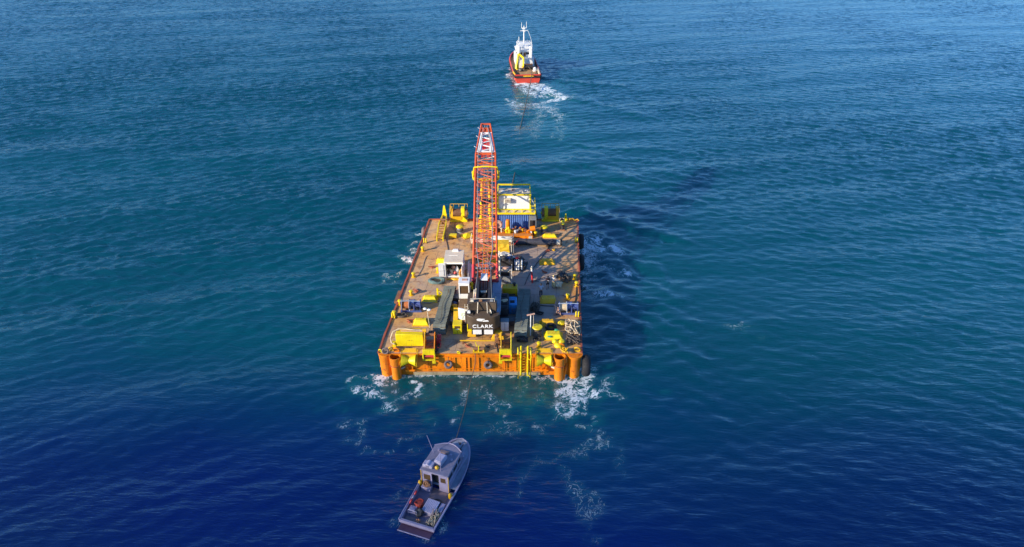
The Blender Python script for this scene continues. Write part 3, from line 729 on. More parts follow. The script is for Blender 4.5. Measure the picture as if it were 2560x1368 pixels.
# engine house between, black drum bay
for x in (-.62, .62):
    b = MB(); b.prism([(x-.11, 1.0, 1.85), (x-.11, 6.8, 1.85), (x-.11, 6.6, 3.3), (x-.11, 4.6, 3.9), (x-.11, 1.2, 3.5)], (.22, 0, 0)); part('drum_frame', b, DGY, crane)
for y, z, r in ((2.4, 2.6, .55), (4.0, 2.75, .52)):
    b = MB(); b.cyl((-.5, y, z), (.5, y, z), r, n=18); b.cyl((-.5, y, z), (-.44, y, z), r+.14, n=18); b.cyl((.44, y, z), (.5, y, z), r+.14, n=18); part('hoist_drum', b, DGY, crane)
b = MB(); b.box((0, 3.4, 3.34), (.62, .2, .12)); b.box((0, 3.55, 3.36), (.7, .12, .1)); part('drum_cross_beam', b, CRM, crane)
b = MB(); b.prism([(-.40, 5.2, 3.72), (.40, 5.2, 3.72), (.36, 6.3, 3.92), (-.36, 6.3, 3.92)], (0, 0, .08)); part('drum_cover', b, WHI, crane)
b = MB(); b.cyl((0, 3.0, 3.0), (.2, 3.1, 3.3), .12, n=8); b.blob((.05, 2.9, 3.1), (.24, .2, .18), .3, 2, 2, 5); part('drum_brake', b, RUST, crane)
# gantry
for x in (-.78, .78):
    b = MB(); b.bar((x, 1.6, 2.0), (x*.95, 6.4, 4.55), .16, .2); part('gantry_leg', b, DGY, crane)
    b = MB(); b.bar((x, 7.0, 2.1), (x*.95, 6.4, 4.55), .14, .14); part('gantry_strut', b, DGY, crane)
b = MB(); b.cyl((-.98, 6.4, 4.6), (.98, 6.4, 4.6), .10, n=10); part('gantry_head', b, GRY, crane)
for i, x in enumerate((-.75, -.45, -.15, .15, .45, .75)):
    b = MB(); b.cyl((x-.04, 6.4, 4.6), (x+.04, 6.4, 4.6), .24, n=16); part('gantry_sheave', b, GRY if i % 2 else RUST, crane)
b = MB(); b.bar((-.95, .55, 3.9), (-.72, 6.3, 4.5), .06); part('backstay', b, GRY, crane)
b = MB(); b.bar((.95, .55, 3.9), (.72, 6.3, 4.5), .06); part('backstay', b, GRY, crane)
# cab
cb = L_(1160, 744, 4.2)
x0, y0 = cb.x+.05, cb.y
b = MB()
for sx in (-.55, .55):
    for sy in (0, 1.25): b.box((x0+sx, y0+sy, 2.05), (.12, .12, 1.95))
b.box((x0, y0, 1.36), (1.1, .1, .62)); b.box((x0, y0, 2.92), (1.22, .14, .28)); b.box((x0, y0+1.25, 1.36), (1.1, .08, .6))
b.box((x0-.56, y0+.62, 1.36), (.08, 1.2, .6)); b.box((x0+.56, y0+.62, 1.36), (.08, 1.2, .6)); b.box((x0, y0+.62, 1.08), (1.16, 1.3, .08))
cabo = part('operator_cab', b, WHI, crane, bev=.015)
b = MB(); b.box((x0, y0+.62, 3.08), (1.26, 1.42, .09)); ro = part('cab_roof', b, WHI, cabo, bev=.02)
b = MB(); b.box((x0+.05, y0+.72, 3.14), (.62, .42, .05)); part('roof_hatch', b, PNK, cabo)
for (c, dd) in (((x0, y0+.03, 2.2), (1.0, .03, 1.15)), ((x0, y0+1.25, 2.2), (1.0, .03, 1.15)), ((x0-.56, y0+.62, 2.2), (.03, 1.13, 1.15)), ((x0+.56, y0+.62, 2.2), (.03, 1.13, 1.15))):
    b = MB(); b.box(c, dd); part('cab_window', b, BGL, cabo)
for sx in (-.62, -.3):
    b = MB(); b.bar((x0+sx, y0-.3, 1.02), (x0+sx, y0-.18, -.0), .07); part('cab_leg', b, CRM, crane)
b = MB(); b.box((x0+.1, y0-.35, .98), (.75, .5, .1)); part('cab_step', b, YEL, crane)
b = MB(); b.blob((x0+.82, y0+.9, 2.4), (.2, .28, .32), .2, 2, 2, 3); b.cyl((x0+.85, y0+.85, 2.2), (x0+.9, y0+.6, 1.3), .14, n=10); part('air_filter', b, YEL, crane)
b = MB(); b.box((x0+.1, y0-1.2, 1.0), (1.3, 1.6, .5)); part('cab_walkway', b, WOOD, crane, bev=.03)
# white badge plate standing on the port quarter
pq = L_(1158, 803, 3.9)
b = MB(); b.prism([(pq.x-.50, pq.y, .98), (pq.x+.50, pq.y-.12, .92), (pq.x+.50, pq.y-.12, 2.45), (pq.x-.50, pq.y, 2.62)], (.02, .10, 0))
po = part('side_screen', b, WHI, crane)
b = MB()
b.tube([(pq.x-.05, pq.y-.09, 1.25), (pq.x-.02, pq.y-.09, 1.6), (pq.x+.18, pq.y-.115, 1.75), (pq.x+.2, pq.y-.115, 1.95), (pq.x+.02, pq.y-.095, 2.0), (pq.x-.12, pq.y-.08, 1.9), (pq.x-.16, pq.y-.075, 1.6)], .025)
part('emblem', b, plain('pale_green_mark', (.45, .62, .28)), po)
b = MB(); b.box((pq.x, pq.y-.1, .84), (1.1, .4, .18)); part('screen_sill', b, WOOD, crane)
b = MB(); b.blob((pq.x+.2, pq.y-.25, 1.05), (.3, .12, .14), .35, 2, 2, 8); part('hose_bundle', b, RUST, crane)
# amber wedge under the starboard quarter
b = MB(); b.prism([(.9, -.95, .02), (2.3, -.95, .02), (2.05, -.2, .55), (1.3, -.2, .55)], (0, .35, 0)); part('jacking_pad', b, YEO, crane, bev=.02)
b = MB(); b.prism([(-1.7, -.5, .1), (-.75, -.5, .1), (-.8, -.35, .75), (-1.6, -.35, .55)], (0, .4, 0)); part('jacking_pad', b, YEO, crane, bev=.02)

# ---- boom
foot = Vector((.02, 7.45, 2.0)); BELEV = R(22.5)
tip = min((abs(math.atan2((L_(1215, 315, z)-foot).z, (L_(1215, 315, z)-foot).xy.length)-BELEV), z) for z in [10+.05*k for k in range(200)])[1]
tip = L_(1215, 315, tip)
ax = (tip-foot).normalized(); BL = (tip-foot).length
sv = Vector((ax.y, -ax.x, 0)).normalized(); uv = sv.cross(ax).normalized()
if uv.z < 0: uv = -uv
KN, HD = BL*.765, BL-1.9
def hw(s): return 1.40-.10*s/KN if s < KN else 1.30+(.60-1.30)*(s-KN)/(BL-KN)
def hh_(s): return (.30+.58*min(1, s/3.2)) if s < KN else .88+(.40-.88)*(s-KN)/(BL-KN)
def bp_(s, i, j): return foot+ax*s+sv*(i*hw(s))+uv*(j*hh_(s)-.05)
def chords(mb, s0, s1, r):
    for i in (-1, 1):
        for j in (-1, 1):
            n = max(1, int((s1-s0)/2.5)); st = [s0+(s1-s0)*k/n for k in range(n+1)]
            mb.tube([bp_(s, i, j) for s in st], r, 8)
def lace(mb, s0, s1, n, r, hor=True):
    for k in range(n):
        a, b2 = s0+(s1-s0)*k/n, s0+(s1-s0)*(k+1)/n; f = 1 if k % 2 else -1
        for j in (-1, 1): mb.tube([bp_(a, f, j), bp_(b2, -f, j)], r, 5)
        for i in (-1, 1): mb.tube([bp_(a, i, f*i), bp_(b2, i, -f*i)], r, 5)
        if hor:
            for j in (-1, 1): mb.tube([bp_(b2, -1, j), bp_(b2, 1, j)], r*.9, 5)
b = MB(); chords(b, 0, KN, .125); boom = part('boom', b, ORB, crane)
b = MB(); lace(b, 1.0, KN, 17, .062); part('lacing', b, paint('pink_lacing_paint', (.66, .14, .075), .5, .25, (.4, .06, .04), .25, 1.2), boom)
b = MB()
for s in (0.15, KN-.05):
    for j in (-1, 1): b.bar(bp_(s, -1.04, j), bp_(s, 1.04, j), .26, .26)
    for i in (-1, 1): b.bar(bp_(s, i, -1), bp_(s, i, 1), .22, .22)
    part('boom_joint_frame', b, ORB if s > 1 else CRED, boom); b = MB()
for i in (-1, 1):
    b = MB(); b.tube([bp_(-.15, i, -1), bp_(.9, i, -1)], .20, 10); b.tube([bp_(0, i, 1), bp_(2.2, i, 1)], .17, 10); b.bar(bp_(.2, i, -1), bp_(.2, i, 1), .2, .2); part('boom_foot', b, CRED, boom)
b = MB(); chords(b, KN, HD+.1, .12)
wt = part('boom_tip_section', b, ORB, crane)
b = MB(); lace(b, KN+.3, HD, 5, .085, False)
for s in (KN+.35, HD-.1): b.bar(bp_(s, -1, 1), bp_(s, 1, 1), .2, .2)
part('white_lacing', b, WHI, wt)
for i in (-1, 1):
    b = MB(); s0, s1 = KN+.25, HD
    a = [bp_(s0, i*.96, 1), bp_(s1, i*.96, 1), bp_(s1, i*.55, 1), bp_(s1-2.4, i*.52, 1), bp_(s0+.2, i*.36, 1)]
    b.prism(a, uv*.05); part('white_side_plate', b, WHI, wt)
b = MB(); b.bar(bp_(KN+.9, -.35, -.9), bp_(HD, -.2, -.9), .5, .08); b.bar(bp_(KN+.9, .35, -.9), bp_(HD, .2, -.9), .5, .08)
b.bar(bp_(KN+2.4, -.5, -.9), bp_(KN+2.4, .5, -.9), .3, .08)
part('inner_jib_runner', b, CRED, wt)
b = MB(); chords(b, HD, BL, .13)
for s in (HD, HD+.9, BL):
    for j in (-1, 1): b.bar(bp_(s, -1.02, j), bp_(s, 1.02, j), .2, .2)
    for i in (-1, 1): b.bar(bp_(s, i, -1), bp_(s, i, 1), .18, .18)
b.prism([bp_(HD, -.95, .9), bp_(HD, .95, .9), bp_(HD+.9, .95, .9), bp_(HD+.9, -.95, .9)], uv*.06)
hd = part('boom_head', b, ORB, crane)
for k in range(5):
    x = -.34+.17*k; c = bp_(BL-.45, 0, 0)
    b = MB(); b.cyl(c+sv*(x-.045), c+sv*(x+.045), .42, n=18); part('head_sheave', b, GRY if k % 2 else DGY, hd)
b = MB(); c = bp_(BL-.45, 0, 0); b.cyl(c-sv*.6, c+sv*.6, .1, n=10); part('sheave_pin', b, CRED, hd)
for s, i in ((KN+1.2, -1), (KN+3.4, -1), (KN+5.2, -1)):
    b = MB(); b.tube([bp_(s, i, 1), bp_(s, i*1.0, 1)+sv*(i*.35)+uv*.25], .06, 6); part('rope_guide', b, WHI, wt)
# ropes and pendants lying over the boom
for x, r in ((-.72, .05), (.62, .06)):
    b = MB(); pts = [Vector((x*.8, 6.4, 4.6))]+[foot+ax*s+sv*(x*1.38)+uv*(1.0+.04*math.sin(s)) for s in (4, 8, 13, 17, 20)]
    pts += [foot+ax*(KN+1)+sv*(x*1.2)+uv*.98, bp_(BL-1.0, x*.6, 1)+uv*.15]; b.tube(pts, r, 6); part('pendant_rope', b, GRY, crane)
for x in (-.3, .1, .32):
    b = MB(); b.tube([Vector((x*.8, 4.0, 3.3))]+[foot+ax*s+sv*x+uv*(.75-.012*s) for s in (3, 10, 18, 25)]+[bp_(BL-.5, 0, 0)+sv*x*.5+uv*.44], .03, 5); part('hoist_rope', b, GRY, crane)
# hook block carried inside the boom
hb = foot+ax*(KN*.625)
b = MB()
for k in range(5): b.cyl(hb+sv*(-.5+.2*k)-uv*.2, hb+sv*(-.42+.2*k)-uv*.2, .42, n=14)
b.box(hb-uv*.2, (1.15, .5, .35)); part('hook_block', b, DGY, crane)
b = MB(); b.cyl(hb-sv*1.3-uv*.1, hb+sv*1.3-uv*.1, .09, n=8); part('block_spreader', b, GRY, crane)
for i in (-1, 1):
    b = MB(); b.cyl(hb+sv*(i*.85)-uv*.25, hb+sv*(i*.70)-uv*.25+ax*.9, .16, n=10); part('spreader_weight', b, GRY, crane)
# walkway of amber boards inside the boom
b = MB()
for i in (-.25, .25): b.bar(foot+ax*1.5+sv*i-uv*.72, foot+ax*(KN-1.5)+sv*i-uv*.74, .07, .1)
for k in range(40): b.bar(foot+ax*(1.6+k*.5)-sv*.3-uv*.7, foot+ax*(1.6+k*.5)+sv*.3-uv*.7, .14, .04)
part('boom_walkway', b, paint('orange_boards', (.58, .24, .02), .55, .35), crane)

# ------------------------------------------------------------------ boom rest
sd = min((abs((684-F_PX*((CM@(foot+ax*s)-CAM).dot(UP))/((CM@(foot+ax*s)-CAM).dot(FW)))-432), s) for s in [k*.1 for k in range(120, 300)])[1]
sw_ = CM @ (foot+ax*sd-uv*1.02)
rest = thing('boom_rest', 'tall yellow boom rest tower with a horned saddle under the red lattice boom', 'boom rest', (sw_.x-.12, sw_.y+.3, 3.02), SK)
RI = (Matrix.Translation(rest.location) @ Matrix.Rotation(SK, 4, 'Z')).inverted()
sp = RI @ sw_; zt = sp.z-.12
for x in (-.62, .52):
    b = MB(); b.cyl((x*1.25, 0, 0), (sp.x+x*.8, sp.y, zt-.2), .20, n=14); part('tower_leg', b, YEO, rest)
    for k in (.25, .55, .8):
        c = Vector((x*1.25, 0, 0)).lerp(Vector((sp.x+x*.8, sp.y, zt-.2)), k); bb = MB(); bb.cyl(c-Vector((0, 0, .06)), c+Vector((0, 0, .06)), .27, n=14); part('leg_flange', bb, YEL, rest)
b = MB()
for k in (.1, .4, .7):
    z = zt*k; b.bar((-.75+sp.x*k, sp.y*k, z), (.65+sp.x*k, sp.y*k, z+1.6 if k < .7 else z), .12, .12)
part('tower_brace', b, YEO, rest)
b = MB(); b.prism([(sp.x-1.75, sp.y-.2, zt), (sp.x-1.35, sp.y-.2, zt-.3), (sp.x+1.35, sp.y-.2, zt-.3), (sp.x+1.75, sp.y-.2, zt), (sp.x+1.85, sp.y-.2, zt+1.1), (sp.x+1.52, sp.y-.2, zt+1.1), (sp.x+1.5, sp.y-.2, zt+.1), (sp.x-1.5, sp.y-.2, zt+.1), (sp.x-1.52, sp.y-.2, zt+1.1), (sp.x-1.85, sp.y-.2, zt+1.1)], (0, .4, 0))
part('saddle', b, YEL, rest, bev=.03)
b = MB(); b.tube([RI @ (CM @ (foot+ax*sd+sv*(x*1.5)+uv*(1.0+.14*(1-x*x)))) for x in (-1, -.6, -.2, .2, .6, 1)], .10, 8)
for x in (-1, 1): b.tube([RI @ (CM @ (foot+ax*sd+sv*(x*1.5)+uv*1.0)), RI @ (CM @ (foot+ax*sd+sv*(x*1.72)-uv*.9))], .10, 8)
part('clamp_yoke', b, YEL, rest)
b = MB(); b.box((0, 0, .1), (2.6, 1.2, .2)); part('base_plate', b, YEO, rest)
# slim yellow pole leaning beside the boom
q = P(1250, 724, 3.0)
b = MB(); b.cyl((0, 0, 0), CM.to_3x3() @ Vector((-.05, 1.2, 4.6)), .11, .10, n=10); b.cyl((0, 0, 0), (0, 0, .1), .25, n=10)
solo('mast_pole', b, CRM, 'slim yellow pole leaning beside the starboard foot of the red boom', 'pole', (q.x, q.y, 3.02))
# ------------------------------------------------------------------ deck gear
def at(px, py, z=3.0): q = P(px, py, z); return Vector((q.x, q.y, z+.012))
# hipped yellow hatch boxes
def hatch(px, py, b, t, h, lab, mat=YEL, rz=SK, off=(0, 0)):
    o = thing('hatch_box', lab, 'hatch box', at(px, py), rz, 'yellow hatch boxes on the deck')
    m = MB(); m.fr((0, 0, 0), b, t, h, off); part('hipped_cover', m, mat, o, bev=.025)
    m = MB(); m.box((0, 0, .03), (b[0]+.14, b[1]+.14, .06)); part('base_flange', m, YEO, o)
    m = MB(); m.tube([(off[0]-.14, off[1], h-.02), (off[0]-.12, off[1], h+.10), (off[0]+.12, off[1], h+.10), (off[0]+.14, off[1], h-.02)], .025); part('lifting_eye', m, YEO, o)
    return o
hatch(1053, 808, (1.75, 1.15), (1.15, .45), .55, 'yellow hipped hatch box beside the twin headed lamp post, behind the large yellow tank')
hatch(1075, 750, (1.75, 1.15), (1.15, .45), .55, 'yellow hipped hatch box right beside the port rope winch')
hatch(1106, 655, (1.55, 1.15), (1.05, .45), .5, 'yellow hatch box half hidden by the white workshop container')
hatch(1368, 657, (1.9, 1.1), (1.3, .5), .5, 'yellow hatch box standing alone on the sunlit deck aft of the long dark pipe', YEO)
hatch(1370, 752, (1.75, 1.2), (1.5, .8), .5, 'plain yellow hatch box in crane shadow nearest the three people', YEO)
hatch(1369, 811, (1.7, 1.0), (1.2, .4), .6, 'yellow hatch box behind the flat black tyre at the starboard quarter', YEO)
hatch(1383, 842, (2.0, 1.35), (1.35, .7), .55, 'largest yellow hatch box, with green cloths lying on it')
hatch(1169, 590, (1.6, 1.3), (.4, .3), .38, 'low diamond turned yellow hatch box left of the boom near the bow', YEL, R(38))
hatch(1374, 592, (1.9, .75), (1.4, .35), .4, 'narrow yellow hatch box lying close behind the long dark pipe')
o = thing('deck_locker', 'small yellow locker on the port bow deck between gangway and mooring bitt', 'locker', at(1132, 594), SK)
m = MB(); m.box((0, 0, .2), (1.05, .55, .4)); part('locker_body', m, YEO, o, bev=.03)
m = MB(); m.box((0, 0, .43), (1.12, .62, .07)); part('lid', m, YEL, o, bev=.02)
for (px, py, z, nm) in ((1390, 836, .5, 0), (1374, 849, .32, 1)):
    m = MB(); m.blob((0, 0, .06), (.26, .18, .09), .4, 2.5, 2, px); solo('green_cloth', m, GRN, ('crumpled green cloth on top of the largest yellow hatch box', 'green cloth on the near edge of the largest yellow hatch box')[nm], 'cloth', at(px, py)+Vector((0, 0, z)), 0, 'green cloths')
# big mooring bitts
def bitt(px, py, lab, s=1.0):
    o = thing('mooring_bitt', lab, 'bollard', at(px, py), 0, 'large mooring bitts at the bow')
    m = MB(); m.lathe([(.52, 0), (.50, .12), (.40, .2), (.38, .62), (.44, .7)], n=18); part('post', m, GRY, o)
    m = MB(); m.lathe([(.46, .70), (.52, .78), (.50, .9), (.25, 1.0), (.001, 1.02)], n=18); part('cap', m, YEL, o)
    m = MB(); m.tube([(.46*math.cos(a), .46*math.sin(a), .18+.02*a) for a in [k*.4 for k in range(40)]], .05); part('rope_turns', m, CHN, o)
    return o
b0 = bitt(1150, 580, 'fat mooring bitt with a yellow cap on the port side of the bow deck')
dup(b0, at(1360, 581), 0, 'fat mooring bitt with a yellow cap just behind the starboard bow winch')
o = thing('double_bitt', 'double mooring bitt with two yellow caps at the starboard bow corner', 'bollard', at(1406, 572), 0)
m = MB(); m.box((0, 0, .06), (.6, 1.2, .12)); part('bitt_base', m, RUST, o)
for y in (-.32, .36):
    m = MB(); m.cyl((0, y, .1), (0, y, .85), .20, n=14); part('post', m, DGY, o)
    m = MB(); m.lathe([(.26, .85), (.28, .93), (.22, 1.02), (.001, 1.06)], (0, y, 0), n=14); part('cap', m, YEL, o)
# small bollards
def smallb(px, py, lab, first=[None]):
    if first[0]: return dup(first[0], at(px, py), 0, lab)
    o = thing('small_bollard', lab, 'bollard', at(px, py), 0, 'small yellow bollards along the deck edges')
    m = MB(); m.cyl((0, 0, 0), (0, 0, .45), .15, n=12); m.cyl((0, 0, 0), (0, 0, .05), .3, n=12); part('post', m, YEO, o)
    m = MB(); m.lathe([(.17, .45), (.24, .52), (.22, .62), (.001, .68)], n=12); part('cap', m, YEL, o)
    first[0] = o; return o
for px, py, lab in ((1034, 693, 'small yellow bollard on the port edge left of the teal hose coil'), (1057, 628, 'small yellow bollard on the port edge left of the workshop container roof'),
        (1000, 762, 'small yellow bollard on the port edge touching the port rope winch'), (986, 790, 'small yellow bollard on the port edge left of the coiled chain'),
        (1028, 738, 'small yellow bollard standing inboard of the bulging timber side fender'), (1436, 698, 'small yellow bollard on the starboard edge beside the tangle of brown gear'),
        (1441, 716, 'small yellow bollard on the starboard edge with the deck hose running from it'), (1419, 747, 'small yellow bollard just ahead of the starboard rope winch'),
        (1339, 590, 'small yellow bollard between the orange pump skid and the long dark pipe'), (986, 866, 'small yellow bollard below the left end of the large yellow tank'), (1347, 868, 'small yellow bollard in front of the black cable coil at the stern'),
        (1095, 681, 'small yellow bollard left of the open workshop container door')):
    smallb(px, py, lab)
def pairpost(px, py, lab, first=[None]):
    if first[0]: return dup(first[0], at(px, py), 0, lab)
    o = thing('post_pair', lab, 'bollard', at(px, py), 0, 'yellow twin posts at the deck edges')
    for x in (-.14, .14): m = MB(); m.cyl((x, 0, 0), (x, 0, .75), .085, n=10); part('post', m, YEL, o)
    m = MB(); m.box((0, 0, .03), (.5, .3, .06)); part('base_plate', m, RUST, o)
    first[0] = o; return o
pairpost(1063, 608, 'yellow twin posts on the port edge left of the yellow gangway foot'); pairpost(1441, 606, 'yellow twin posts on the starboard edge right of the pipe end'); pairpost(1443, 793, 'yellow twin posts on the starboard edge behind the starboard rope winch'); pairpost(984, 796, 'yellow twin posts on the port edge nearest the coiled chain')
# windlass in the middle of the stern
o = thing('stern_windlass', 'small yellow windlass at the middle of the stern edge', 'windlass', at(1197, 879), SK)
m = MB(); m.box((0, 0, .08), (1.25, .6, .16)); part('bed', m, YEO, o)
for x in (-.5, .0, .5):
    m = MB(); m.prism([(x-.05, -.28, .1), (x-.05, .28, .1), (x-.05, .12, .75 if x == 0 else .5), (x-.05, -.12, .75 if x == 0 else .5)], (.1, 0, 0)); part('cheek', m, YEL, o)
m = MB(); m.cyl((-.55, 0, .38), (.55, 0, .38), .2, n=14); part('drum', m, RUST, o)
m = MB(); m.bar((-.15, .1, .4), (-.35, .1, 1.15), .07); m.bar((-.15, .1, .42), (.05, .05, .4), .07); part('brake_lever', m, YEL, o)
# long amber pipe across the stern deck
m = MB(); m.tube([(0, 0, .32), (1.5, .07, .34), (3.4, .2, .33), (4.55, .31, .32)], .075, 8)
o = solo('spreader_pipe', m, YEO, 'long amber spreader pipe lying across the stern deck behind the counterweight', 'pipe', at(1150, 858))
m = MB(); m.box((.3, .02, .12), (.2, .3, .25)); part('cradle', m, RUST, o); m = MB(); m.box((4.2, .28, .12), (.2, .3, .25)); part('cradle', m, RUST, o)
# large yellow tank with its hose
o = thing('stern_tank', 'large bright yellow tank with a curved hose lying over it at the port quarter', 'tank', at(1025, 868), SK)
m = MB(); m.prism([(-1.42, -.02, .12), (-1.42, .78, .12), (-1.42, .72, 1.62), (-1.42, .02, 1.62)], (2.88, 0, 0)); part('tank_body', m, YEL, o, bev=.05)
m = MB(); m.box((0, .5, .06), (3.0, 1.1, .12)); part('tank_bed', m, RUST, o)
m = MB(); m.box((0, .95, .95), (2.4, .3, 1.5)); part('rear_header', m, YEO, o, bev=.03)
m = MB(); m.cyl((1.35, .6, 1.72), (1.7, .6, 1.72), .19, n=14); m.cyl((1.68, .6, 1.72), (1.76, .6, 1.72), .25, n=14); part('outlet_flange', m, YEO, o)
m = MB(); m.tube([(1.4, .6, 1.74), (.6, .6, 1.78), (-.4, .72, 1.82), (-1.2, .75, 1.8), (-1.75, .6, 1.55), (-1.98, .2, 1.05), (-1.9, -.05, .6), (-1.55, -.1, .45)], .075, 8); part('hose', m, BEI, o)
m = MB(); m.tube([(1.4, .42, 1.7), (.4, .45, 1.74), (-.9, .5, 1.72)], .05, 8); part('hose', m, PNK, o)
for x in (-.15, .02, .26): m = MB(); m.cyl((x, -.03, .88), (x, -.0, .88), .035, n=8); part('tap', m, RUST, o)
m = MB(); m.box((-1.6, .1, .28), (.28, .3, .5)); part('valve_box', m, YEL, o, bev=.02)
# lamp posts
o = thing('lamp_post', 'white twin headed lamp post beside the port crawler track', 'lamp post', at(1076, 831), 0)
m = MB(); m.cyl((0, 0, 0), (-.22, .2, 2.85), .035, n=8); part('pole', m, CRM, o)
for s in (-1, 1): m = MB(); m.blob((-.22+s*.24, .2-s*.08, 2.88), (.21, .15, .12), .15, 2, 2, s+4); part('lamp_head', m, WHI, o)
m = MB(); m.bar((-.46, .28, 2.84), (.02, .12, 2.84), .05); part('cross_arm', m, CRM, o)
m = MB(); m.box((0, 0, .05), (.4, .4, .1)); part('foot', m, DGY, o)
o = thing('lamp_post', 'white T topped post beside the starboard crawler track', 'lamp post', at(1326, 839), 0)
m = MB(); m.cyl((0, 0, 0), (0, .05, 2.65), .055, n=8); part('pole', m, WHI, o)
m = MB(); m.bar((-.42, 0, 2.62), (.42, .12, 2.78), .14, .10); part('cross_arm', m, PNK, o)
m = MB(); m.cyl((.3, .05, 2.6), (.3, .05, .4), .02, n=6); part('cable', m, CRM, o)
# capstan, tyre, coil, yellow floats
o = thing('capstan', 'black capstan with a yellow disc top beside the starboard crawler track', 'capstan', at(1343, 838), 0)
m = MB(); m.lathe([(.50, 0), (.48, .2), (.38, .35), (.34, .8), (.46, 1.0)], n=18); part('barrel', m, CHN, o)
m = MB(); m.lathe([(.52, 1.0), (.56, 1.06), (.52, 1.14), (.001, 1.18)], n=18); part('disc_top', m, YEL, o)
m = MB(); m.tube([(.45*math.cos(a), .45*math.sin(a), .36+.012*a) for a in [k*.4 for k in range(56)]], .045); part('wire_turns', m, CHN, o)
m = MB(); m.torus((0, 0, .2), (.1, -.1, 1), .48, .19, 26, 10, 1.1); solo('loose_tyre', m, RUB, 'black tyre lying flat between two yellow hatch boxes', 'tyre', at(1377, 822))
def loops(r, n, thick, h, seed, turns=5, wob=.25, el=.7):
    rd = random.Random(seed); m = MB(); pts = []
    for i in range(turns*16):
        a = i*2*math.pi/16; k = r*(1-.4*rd.random()*wob*2)
        pts.append((k*math.cos(a)*(1+.1*math.sin(a*.37)), k*el*math.sin(a), thick+h*rd.random()*(.4+.6*i/(turns*16))))
    sm = [tuple((Vector(pts[max(i-1, 0)])+Vector(pts[i])*2+Vector(pts[min(i+1, len(pts)-1)]))/4) for i in range(len(pts))]
    return m.tube(sm, thick, n)
def tangle(rx, ry, h, thick, n, seed):
    rd = random.Random(seed); m = MB(); p = Vector((0, 0, thick)); pts = []
    ph = [rd.uniform(0, 6) for _ in range(6)]
    for i in range(n):
        t = i*.33
        pts.append((rx*(.62*math.sin(t*.93+ph[0])+.38*math.sin(t*2.31+ph[1])), ry*(.62*math.cos(t*1.07+ph[2])+.38*math.sin(t*2.73+ph[3])), thick+h*abs(math.sin(t*.41+ph[4])*math.sin(t*1.13+ph[5]))))
    return m.tube(pts, thick, 6)
solo('cable_coil', loops(.46, 6, .07, .35, 3), RUB, 'black cable coil standing in front of the capstan near the ladder', 'cable coil', at(1343, 852))
solo('rope_pile', tangle(.85, 1.15, .6, .055, 260, 5), BEI, 'tangled pile of pale beige rope at the starboard deck edge', 'rope', at(1431, 824))
solo('chain_pile', tangle(.75, .8, .3, .06, 170, 8), CHN, 'dark tangled chain pile on the starboard quarter below the beige rope', 'chain', at(1434, 852))
solo('chain_coil', loops(.62, 6, .07, .22, 9, 6, .3, .75), CHN, 'coil of dark brown chain beside the port rope winch', 'chain', at(1004, 791))
solo('hose_coil', loops(.95, 8, .12, .34, 12, 7, .28, .72), TEAL, 'big teal hose coil on the open port deck before the workshop container', 'hose coil', at(1092, 706))
solo('rope_drape', tangle(.42, .85, .9, .06, 150, 14), PNK, 'heap of pink beige rope draped against the starboard rope winch', 'rope', at(1394, 780))
solo('wire_heap', tangle(.55, .9, .5, .045, 170, 17), CHN, 'dark bristling wire heap right of the starboard crawler track', 'wire', at(1338, 772))
solo('wire_coil', loops(.42, 6, .06, .3, 19, 5, .4, .8), RUB, 'black wire coil on the grey deck behind the wire heap', 'cable coil', at(1350, 786))
m = MB(); m.torus((0, 0, .34), (.1, -1, .25), .30, .085, 20, 8); m.box((0, .05, .05), (.5, .3, .1)); solo('ring_fairlead', m, WEB, 'upright grey ring fairlead at the port stern corner', 'fairlead', at(964, 884))
for px, py, s, lab in ((1404, 812, (.42, .34, .26), 'single yellow float lying beside the beige rope pile'), (1388, 858, (.36, .3, .24), 'left yellow float of the three at the starboard quarter'),
                       (1404, 858, (.36, .32, .24), 'right yellow float of the three at the starboard quarter'), (1395, 869, (.46, .36, .26), 'nearest yellow float of the three at the starboard quarter')):
    m = MB(); m.blob((0, 0, s[2]*.85), s, .10, 1.4, 3, px+py); f = solo('yellow_float', m, YEL, lab, 'float', at(px, py), .4 if px == 1404 else -.3, 'yellow floats on the starboard quarter')
    m = MB(); m.torus((s[0]*.95, 0, s[2]), (0, 1, .3), .07, .025, 12, 6); part('lifting_ring', m, YEO, f)
m = MB(); m.tube([(0, 0, .02), (-.35, .15, .25), (-.3, -.3, .5), (.1, -.5, .35), (.35, -.2, .6), (.1, .1, .4), (.4, -.6, .3)], .09, 8); m.blob((0, -.1, .4), (.22, .22, .3), .4, 2, 2, 4)
solo('chain_stopper', m, YEO, 'amber chain stopper with a shackle behind the starboard spud pile', 'chain stopper', at(1410, 880))
# red post with white top
o = thing('marker_post', 'red marker post with a white top standing on the shaded grey deck', 'post', at(1331, 707), 0)
m = MB(); m.cyl((0, 0, 0), (-.1, .05, 1.55), .12, .10, n=10); part('post', m, CRED, o)
m = MB(); m.cyl((-.1, .05, 1.55), (-.12, .05, 1.85), .11, n=10); part('collar', m, WHI, o)
m = MB(); m.lathe([(.06, 1.85), (.13, 1.95), (.12, 2.15), (.04, 2.3), (.001, 2.32)], (-.12, .05, 0), n=10); part('lamp', m, CRM, o)
m = MB(); m.bar((-.35, 0, .2), (.75, .35, .02), .04); part('stay', m, DGY, o)
